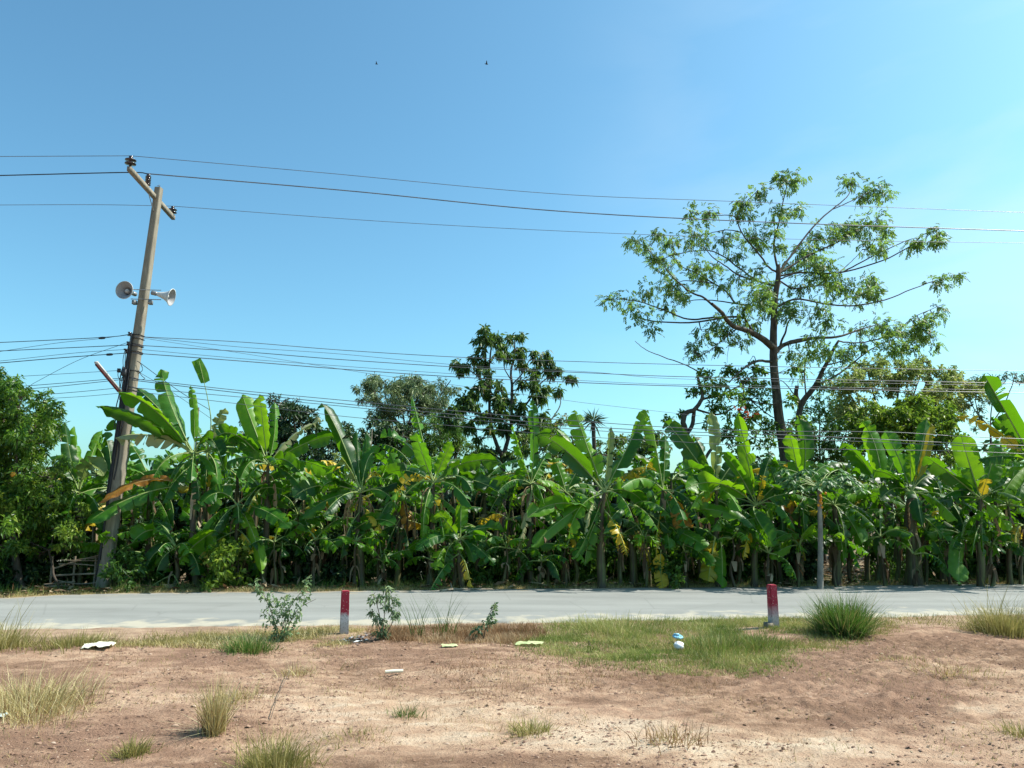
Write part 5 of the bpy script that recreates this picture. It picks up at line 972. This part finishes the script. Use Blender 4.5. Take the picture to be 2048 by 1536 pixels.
# ---------------------------------------------------------------- stick fence by the pole
fb = at(150, 1170, 21.0); fb[2] = 0; fence = thing('stick_fence', 'rough fence of pale dry sticks laid sideways left of the utility pole foot', 'fence', fb)
for x0, y0, x1, y1, r in ((108, 1137, 200, 1114, .022), (100, 1152, 205, 1147, .026), (88, 1169, 150, 1163, .02), (110, 1160, 195, 1165, .016), (118, 1128, 190, 1131, .016), (140, 1122, 205, 1108, .016), (122, 1120, 205, 1121, .013), (70, 1178, 140, 1170, .018)):
    g = Geo(); p, q = at(x0, y0, 20.75), at(x1, y1, 20.75+rng.normal()*.1); p[2] = max(p[2], .03); q[2] = max(q[2], .03); g.tube(spline([p, (p+q)/2+rng.normal(size=3)*.04, q], 6), r, 6); g.obj('stick', M['wood_dry'], fence)
for x in (105, 150, 192):
    c_ = at(x, 1120, 20.9); g = Geo(); g.tube([np.array([c_[0], c_[1], -.05]), c_+ZUP*.1], .03, 6); g.obj('post', M['wood_dry'], fence)

# ---------------------------------------------------------------- guide posts
def post_mat(h_red, fade):
    m, nt, b = newmat('red_and_white_post_paint'); v = objco(nt); sx = nd(nt, 'ShaderNodeSeparateXYZ'); nt.links.new(v, sx.inputs[0]); n = noise(nt, 9, 5, v); f = noise(nt, 40, 5, v)
    a = nd(nt, 'ShaderNodeMath', operation='MULTIPLY_ADD'); nt.links.new(n, a.inputs[0]); a.inputs[1].default_value = .22; nt.links.new(sx.outputs[2], a.inputs[2])
    k_ = mrange(nt, a.outputs[0], h_red+.11-fade, h_red+.11+fade)
    red = mixc(nt, f, (.26, .005, .022), (.40, .02, .05)); wh = ramp(nt, a.outputs[0], [(.08, (.25, .22, .2)), (.3, (.50, .48, .49)), (.6, (.6, .58, .6))])
    wh = mixc(nt, mrange(nt, f, .52, .62, 0, .8), wh, (.24, .21, .18)); red = mixc(nt, mrange(nt, f, .60, .66, 0, .75), red, (.42, .34, .3)); red = mixc(nt, mrange(nt, noise(nt, 14, 4, v), .6, .68, 0, .6), red, (.14, .01, .02))
    nt.links.new(mixc(nt, k_, wh, red), b.inputs['Base Color']); b.inputs['Roughness'].default_value = .75; bump(nt, b, f, .5, .004); return m
def guide_post(label, bx, by, tx, ty, w, hr, fade, foot=False):
    b = onz(bx, by); b[2] = float(gz(b[0], b[1])); t = at(tx, ty, b[1]-.0); root = thing('guide_post', label, 'post', b); a = unit(t-b); X_ = unit(np.array([math.cos(.22), math.sin(.22), 0])-a*0); Yv = np.cross(a, X_)
    me = bpy.data.meshes.new('post'); import bmesh; bm = bmesh.new(); H = np.linalg.norm(t-b)
    bmesh.ops.create_cube(bm, size=1)
    for v in bm.verts: s_ = 1.0 if v.co.z < 0 else .9; v.co = Vector((v.co.x*w*s_, v.co.y*w*s_, v.co.z*(H+.12)+(H-.12)/2))
    bmesh.ops.bevel(bm, geom=bm.edges[:], offset=.012, segments=2, affect='EDGES')
    bmesh.ops.subdivide_edges(bm, edges=[e for e in bm.edges if e.calc_length() > .3], cuts=10)
    for v in bm.verts: v.co.x += (vnoise(v.co.z*9+5, v.co.y*9, 3)-.5)*.008
    bm.to_mesh(me); bm.free(); me.materials.append(post_mat(hr, fade)); o = obj('shaft', me, root)
    from mathutils import Matrix
    o.rotation_euler = Matrix(((X_[0], Yv[0], a[0]), (X_[1], Yv[1], a[1]), (X_[2], Yv[2], a[2]))).to_euler()
    if foot:
        g = Geo(); g.box(b+np.array([-.10, -.03, .03]), .13, .16, .10, taper=.9); g.obj('footing', M['conc'], root)
    return root
guide_post('red-topped white guide post leaning right, left of the leafy weeds', 688, 1270, 693, 1181, .145, .30, .03)
guide_post('red-topped guide post fading to white with a concrete footing, in the green grass', 1548, 1258, 1543, 1169, .145, .26, .12, True)

# ---------------------------------------------------------------- tussocks and weeds
def tussock(label, x, y, w, h, n, mat, lean=.6, name='grass_tussock', cat='grass clump', W=.007, base=.25, v=None, skew=0, curl=.5, fall=0):
    c = onz(x, y); c[2] = float(gz(c[0], c[1])); s = c[1]/F; root = thing(name, label, cat, c); g = Geo(); wm = w*s; hm = h*s
    P = c+np.stack([rng.normal(size=n)*wm*base*.5, rng.normal(size=n)*wm*base*.5, np.zeros(n)], 1); P[:, 2] = gz(P[:, 0], P[:, 1])-.005
    az = rng.random(n)*2*np.pi; L_ = hm*(.45+.75*rng.random(n)); out = np.abs(rng.normal(size=n))*lean
    outdir = np.arctan2(P[:, 1]-c[1], P[:, 0]-c[0]); az = np.where(rng.random(n) < .7, outdir, az)
    vv = np.clip((.5 if v is None else v)+rng.normal(size=n)*.22, 0, 1)
    tw = rng.normal(size=n)*.25; tuft = fbm(P[:, 0]*14/max(wm, .3)+az*1.6, P[:, 1]*14+az*1.1, int(abs(x)) % 97, 3); L_ = L_*(.45+1.1*tuft); vv = np.clip(vv+(tuft-.5)*1.1, 0, 1)
    dry = rng.random(n) < .22
    for q_, mi in ((~dry, 0), (dry, 1)):
        k0 = len(g.M); blades(g, P[q_], L_[q_]*(1 if mi == 0 else .85), W*(.6+.8*rng.random(q_.sum())), np.clip(out+tw, 0, 1.5)[q_], az[q_], vv[q_] if mi == 0 else np.clip(vv[q_]-.2, 0, 1), curl, 3)
        for z_ in range(k0, len(g.M)): g.M[z_][:] = mi
    if fall:
        m = fall; P2 = np.repeat(c[None], m, 0)+rng.normal(size=(m, 3))*np.array([.03, .03, 0])+np.array([0, 0, .02]); blades(g, P2, hm*rng.uniform(.8, 1.5, m), W*1.3, rng.uniform(1.2, 1.5, m), np.pi+rng.normal(size=m)*.7, np.full(m, .95), .1, 3)
    obj('blades', g.mesh('blades', [M[mat], M['g_rust' if mat == 'g_dry' else 'g_dry']], c, clean=False), root, kind='stuff'); return root
tussock('big dense dark green grass tussock at the road edge right of the second guide post', 1686, 1272, 80, 70, 4400, 'g_lush', .6, W=.009, base=.42, curl=.35, v=.45)
tussock('shaggy half-dry grass tussock with seed stalks at the right edge by the road', 2010, 1266, 110, 56, 2400, 'g_olive', .7, base=.5, v=.45)
tussock('large sprawling dry yellow grass clump at the left edge', 50, 1418, 170, 60, 2000, 'g_dry', .8, base=.6, v=.55, W=.006)
tussock('olive half-dry clump at the left edge nearest the road', -5, 1300, 100, 48, 1500, 'g_olive', .7, base=.6, v=.55, W=.007)
tussock('thin straw clump just below the large dry clump at the left', 75, 1440, 120, 34, 900, 'g_dry', .9, base=.7, v=.6, W=.005)
tussock('dusty green tuft with one tall spike by the crumpled white paper', 145, 1300, 100, 28, 1000, 'g_olive', .6, base=.7, v=.15)
tussock('dark green tuft left of the leafy weed', 497, 1307, 62, 32, 1200, 'g_lush', .6, base=.6, v=.5)
tussock('upright dry broom-like grass clump with long fallen straws', 428, 1467, 34, 84, 520, 'g_dry', .26, base=.45, v=.45, W=.006, curl=.25, fall=16)
tussock('sparse dry tuft just right behind the broom-like clump', 475, 1408, 70, 28, 320, 'g_dry', .7, base=.7, v=.4, W=.005)
tussock('small grey-green tuft in front of the dry clumps on the left', 266, 1502, 56, 30, 420, 'g_olive', .7, base=.5, v=.35, W=.006)
tussock('olive bristly grass clump at the bottom edge', 548, 1535, 100, 62, 900, 'g_olive', .5, base=.6, v=.35, W=.006)
tussock('little dark green tuft in the middle of the dirt', 814, 1427, 46, 24, 150, 'g_lush', .6, base=.6, v=.4, W=.006)
tussock('dry brownish tuft in the pale sand near the middle', 1062, 1462, 66, 30, 420, 'g_olive', .8, base=.6, v=.5, W=.006)
tussock('faint straw tuft right of the olive clump', 710, 1478, 90, 18, 240, 'g_olive', .9, base=.8, v=.5, W=.005)
tussock('sparse rusty twiggy tuft on the pale sand on the right', 1348, 1490, 120, 46, 230, 'g_rust', .9, base=.5, v=.6, W=.007)
tussock('small tuft cut by the right edge', 2040, 1472, 60, 26, 260, 'g_olive', .8, base=.6, v=.4, W=.006)
tussock('low straw tuft left of the driveway dirt patch', 1795, 1325, 60, 12, 260, 'g_dry', .9, base=.8, v=.4)
tussock('low straggling tuft below it towards the right', 1895, 1352, 90, 18, 420, 'g_dry', .9, base=.8, v=.3)
tussock('small yellow tuft under the bare leaning stalk', 592, 1350, 60, 24, 260, 'g_dry', .8, base=.6, v=.5, W=.005)
tussock('taller grey-green grass clump on the road side of the green patch', 1235, 1262, 120, 26, 1500, 'g_green', .5, base=.9, v=.7)
tussock('darker grass clump between the blue cap and the second guide post', 1440, 1296, 100, 30, 1800, 'g_green', .6, base=.8, v=.12)
tussock('second darker low clump nearer the second guide post', 1515, 1290, 80, 24, 1200, 'g_green', .6, base=.8, v=.2)
tussock('dry mat of grass on the sandy road shoulder at the right', 1830, 1240, 100, 9, 1400, 'g_olive', .9, base=.9, v=.3)
def stalks(label, x, y, w, h, n, mat='g_lush'):
    c = onz(x, y); c[2] = float(gz(c[0], c[1])); s = c[1]/F; root = thing('tall_grass', label, 'grass clump', c); g = Geo()
    for _ in range(n):
        p = c+np.array([rng.normal()*w*s*.16, rng.normal()*.06, 0]); a = rng.uniform(-1, 1); H = h*s*rng.uniform(.35, 1.05); t = p+np.array([a*w*s*.55*H/(h*s), rng.normal()*.06, H])
        blades(g, p[None], H*1.05, .009, abs(a)*.5*w/h, np.array([0 if a > 0 else np.pi]), np.array([.2+.3*rng.random()]), .25, 4)
    obj('blades', g.mesh('blades', M[mat], c, clean=False), root, kind='stuff')
stalks('thin upright green grass stalks left of two, in the rusty grass strip', 838, 1272, 60, 88, 26)
stalks('taller spreading green grass stalks right of them, in the rusty grass strip', 888, 1272, 74, 96, 38)
stalks('wispy seed stalks rising above the right edge tussock', 2000, 1262, 120, 105, 30, 'g_olive')
stalks('wispy seed stalks above the left edge clump', 10, 1295, 110, 130, 26, 'g_olive')
stalks('wispy seed stalks around the big green tussock', 1690, 1262, 150, 100, 34, 'g_olive')
def weed(label, x, y, stems, cl, mat, ll, lw, droop, n, name='leafy_weed'):
    c = onz(x, y); c[2] = float(gz(c[0], c[1])); Y = c[1]; root = thing(name, label, 'weed', c); g = Geo(); lg = Geo(); s = Y/F
    for pts in stems:
        P = np.array([at(a, b, Y+rng.normal()*.03) for a, b in pts]); P[0] = c+np.array([(pts[0][0]-x)*s, 0, 0]); g.tube(spline(P, 8), np.linspace(.008, .003, 8), 4)
    for a, b, r in cl:
        C = at(a, b, Y+rng.normal()*.05); whorl(lg, C, np.array([r, r, r])*s, int(n*(r/16)**1.6)+3, 4, ll, lw, droop, .5)
    obj('stems', g.mesh('stems', M['twig'], c), root); obj('foliage', lg.mesh('foliage', M[mat], c, clean=False), root)
weed('pale green leafy weed clump standing tall left of the first guide post', 562, 1282, [((560, 1280), (570, 1235), (590, 1200), (612, 1172)), ((565, 1280), (585, 1235), (600, 1215), (632, 1198)), ((556, 1280), (545, 1230), (530, 1195), (520, 1165)), ((560, 1280), (550, 1245), (532, 1222)), ((562, 1280), (575, 1240), (580, 1210))],
     [(560, 1262, 20), (545, 1240, 20), (570, 1235, 20), (535, 1222, 15), (560, 1212, 18), (585, 1222, 15), (590, 1245, 13), (575, 1200, 14), (548, 1200, 12), (598, 1205, 10), (612, 1175, 10), (608, 1190, 10), (521, 1180, 10), (512, 1168, 9), (532, 1190, 10), (614, 1160, 7), (600, 1232, 10), (575, 1270, 18), (552, 1275, 16)], 'weed', .062, .03, .3, 12)
weed('leafy weed with two tiers of drooping leaflets just right of the first guide post', 765, 1280, [((765, 1280), (768, 1240), (771, 1205), (773, 1178)), ((767, 1262), (790, 1235), (796, 1222)), ((767, 1262), (750, 1232), (740, 1222)), ((770, 1220), (750, 1196), (738, 1198))],
     [(745, 1200, 10), (758, 1195, 10), (775, 1190, 12), (790, 1202, 10), (772, 1206, 12), (745, 1225, 12), (756, 1238, 12), (765, 1250, 13), (785, 1232, 12), (795, 1222, 9), (774, 1178, 8), (772, 1265, 14), (758, 1268, 12), (778, 1215, 10)], 'weed_dark', .085, .026, .9, 11)
weed('small slender weed at the right end of the rusty grass strip', 968, 1280, [((968, 1280), (972, 1250), (980, 1225), (990, 1204)), ((969, 1265), (958, 1248))], [(960, 1258, 10), (972, 1248, 10), (978, 1235, 8), (985, 1222, 7), (988, 1212, 5), (952, 1262, 8), (988, 1240, 6)], 'weed_dark', .07, .034, .4, 10)
weed('little green sprig in the green patch', 1182, 1305, [((1182, 1305), (1180, 1290), (1176, 1280))], [(1180, 1286, 8), (1184, 1296, 7)], 'g_green', .06, .02, .7, 8)
g = Geo(); P = [onz(541, 1443), onz(556, 1405)+ZUP*.07, onz(580, 1350)+ZUP*.06]; P[0][2] += .02; g.tube(spline(P, 8), .004, 5); tag(g.obj('bare_stalk', M['twig']), 'single bare dark stalk leaning over the dirt above the olive clump', 'stalk')

# ---------------------------------------------------------------- litter lying about
def crumple(name, label, cat, x, y, sx_, sy_, h, mat, seed, rot=0, n=9):
    c = onz(x, y); c[2] = float(gz(c[0], c[1]))+.006; u = np.linspace(-1, 1, n); U, V_ = np.meshgrid(u, u); r = 1-.25*(vnoise(np.arctan2(V_, U)*2+5, U*0, seed))
    X_ = U*sx_/2*r; Yv = V_*sy_/2*r; Z = (vnoise(U*2.4+seed, V_*2.4, seed)*.7+vnoise(U*6, V_*6, seed+1)*.4)*h*(1-.5*(U**2+V_**2)/2)
    cr, sr = math.cos(rot), math.sin(rot); P = np.stack([X_*cr-Yv*sr, X_*sr+Yv*cr, Z], -1).reshape(-1, 3); i = (np.arange(n-1)[:, None]*n+np.arange(n-1)[None]).ravel()
    o = obj(name, mesh_np(name, P, np.stack([i, i+1, i+n+1, i+n], 1), mat, smooth=False)); o.location = tuple(c); tag(o, label, cat); return o
paper = simple_mat('dirty_white_paper', (.50, .49, .38), (.74, .72, .58), 12, .8, bumpd=0)
crumple('crumpled_paper', 'crumpled creamy white paper scrap on the dirt by the dusty green tuft', 'paper', 195, 1307, .42, .36, .10, paper, 3, .25)
pale = simple_mat('faded_pale_green_leaf', (.34, .42, .18), (.52, .56, .30), 9, .7, bumpd=0)
crumple('fallen_leaf', 'pale green dry leaf lying below the rusty grass strip', 'leaf', 898, 1297, .26, .20, .05, pale, 5, .1)
crumple('fallen_leaf', 'larger pale green folded leaf at the left end of the green patch', 'leaf', 1058, 1299, .44, .16, .10, pale, 8, -.05)
crumple('paper_scrap', 'small white scrap cut by the left edge on the dirt', 'paper', 3, 1446, .10, .12, .05, simple_mat('bluish_white_plastic', (.5, .6, .58), (.7, .78, .75), 9, .5, bumpd=0), 11)
crumple('white_chip', 'thin white scrap lying on the far half of the road at the right', 'paper', 1795, 1181, .30, .10, .04, paper, 14)
g = Geo(); a_ = onz(770, 1349)+ZUP*.03; b_ = onz(806, 1347)+ZUP*.03; g.tube([a_, (a_+b_)/2+ZUP*.004, b_], .022, 8); tag(g.obj('bamboo_piece', simple_mat('bleached_bamboo', (.58, .52, .40), (.72, .66, .52), 8, .6, sc=(1, 6, 6), bumpd=.002)), 'short bleached bamboo piece lying on the dirt', 'stick')
c_ = onz(1358, 1298)+ZUP*.045; g = Geo(); nn = 14; th = np.linspace(0, np.pi, nn); V = []
for t_ in th:
    for f_ in np.arange(18)/18*2*np.pi:
        d_ = np.array([math.sin(t_)*math.cos(f_), math.sin(t_)*math.sin(f_), math.cos(t_)]); V.append(c_+d_*.07*np.array([1, 1, .85])*(.8+.35*float(vnoise(f_*2.2+3, t_*2.6, 7))+.12*float(vnoise(f_*5, t_*7, 8))))
i_ = np.arange(nn-1)[:, None]*18; j = np.arange(18)[None]; g.add(np.array(V), np.stack([i_+j, i_+(j+1) % 18, i_+18+(j+1) % 18, i_+18+j], -1).reshape(-1, 4))
tag(g.obj('plastic_bag', simple_mat('white_plastic_bag', (.66, .66, .68), (.8, .8, .82), 20, .5, bumpd=0)), 'small scrunched white plastic bag on the green grass below the blue disc', 'bag')
g = Geo(); c_ = onz(1356, 1281)+ZUP*.06; g.lathe([(.001, -.008), (.08, -.01), (.085, 0), (.075, .012), (.04, .016), (.001, .015)], c_, (.1, -.25, 1), 20); g.box(c_+np.array([-.02, 0, .035]), .09, .05, .02, taper=.8); tag(g.obj('plastic_disc', simple_mat('light_blue_plastic', (.16, .42, .60), (.28, .55, .70), 10, .4, bumpd=0)), 'flat light blue plastic disc on the green grass above the scrunched white bag', 'plastic disc')
ash = Geo(); c_ = onz(720, 1280)
for _ in range(46):
    p = c_+np.array([rng.normal()*.17, rng.normal()*.22, .015+.02*rng.random()]); D = rng.normal(size=(1, 3))*np.array([1, 1, .25]); leaves(p[None], D, rng.uniform(.04, .12), rng.uniform(.02, .06), np.array([[0, 0, 1.0]])+rng.normal(size=(1, 3))*.35, np.array([rng.random()]), ash, 0)
am, nt, b = newmat('ash_and_paper'); a__ = nd(nt, 'ShaderNodeAttribute', attribute_name='v'); nt.links.new(ramp(nt, a__.outputs['Fac'], [(0, (.05, .045, .06)), (.45, (.22, .2, .21)), (.8, (.55, .54, .53)), (1, (.75, .74, .7))]), b.inputs['Base Color']); b.inputs['Roughness'].default_value = .9
obj('ash_litter', ash.mesh('ash_litter', am, clean=False), kind='stuff')
# fallen branch along the far road edge
g = Geo(); P = [onz(880, 1186)+ZUP*.05, onz(915, 1184)+ZUP*.07, onz(985, 1182)+ZUP*.05]; g.tube(spline(P, 8), np.linspace(.03, .015, 8), 6); g.tube([onz(905, 1185)+ZUP*.05, onz(901, 1180)+ZUP*.16], .02, 5); tag(g.obj('fallen_branch', M['wood_dry']), 'pale fallen branch lying along the far edge of the road', 'branch')
# two birds high in the sky
for nm, x, y, s_ in (('tiny dark bird high in the sky, left of the pair', 753, 128, .12), ('tiny dark bird high in the sky, right of the pair', 973, 128, .15)):
    c_ = at(x, y, 45); root = thing('bird', nm, 'bird', c_); g = Geo(); g.lathe([(.001, -s_*.9), (s_*.15, -s_*.5), (s_*.25, 0), (s_*.18, s_*.5), (.001, s_*.8)], c_, (1, .2, 0), 8); g.obj('body', M['rubber'], root, smooth=True)
    for sd2 in (-1, 1):
        g = Geo(); w_ = c_+np.array([.2*s_, sd2*s_*1.6, s_*.6]); g.add([c_+np.array([s_*.4, 0, 0]), c_-np.array([s_*.3, 0, 0]), w_-np.array([s_*.2, 0, 0]), w_], [[0, 1, 2, 3]]); g.obj('wing', M['rubber'], root)
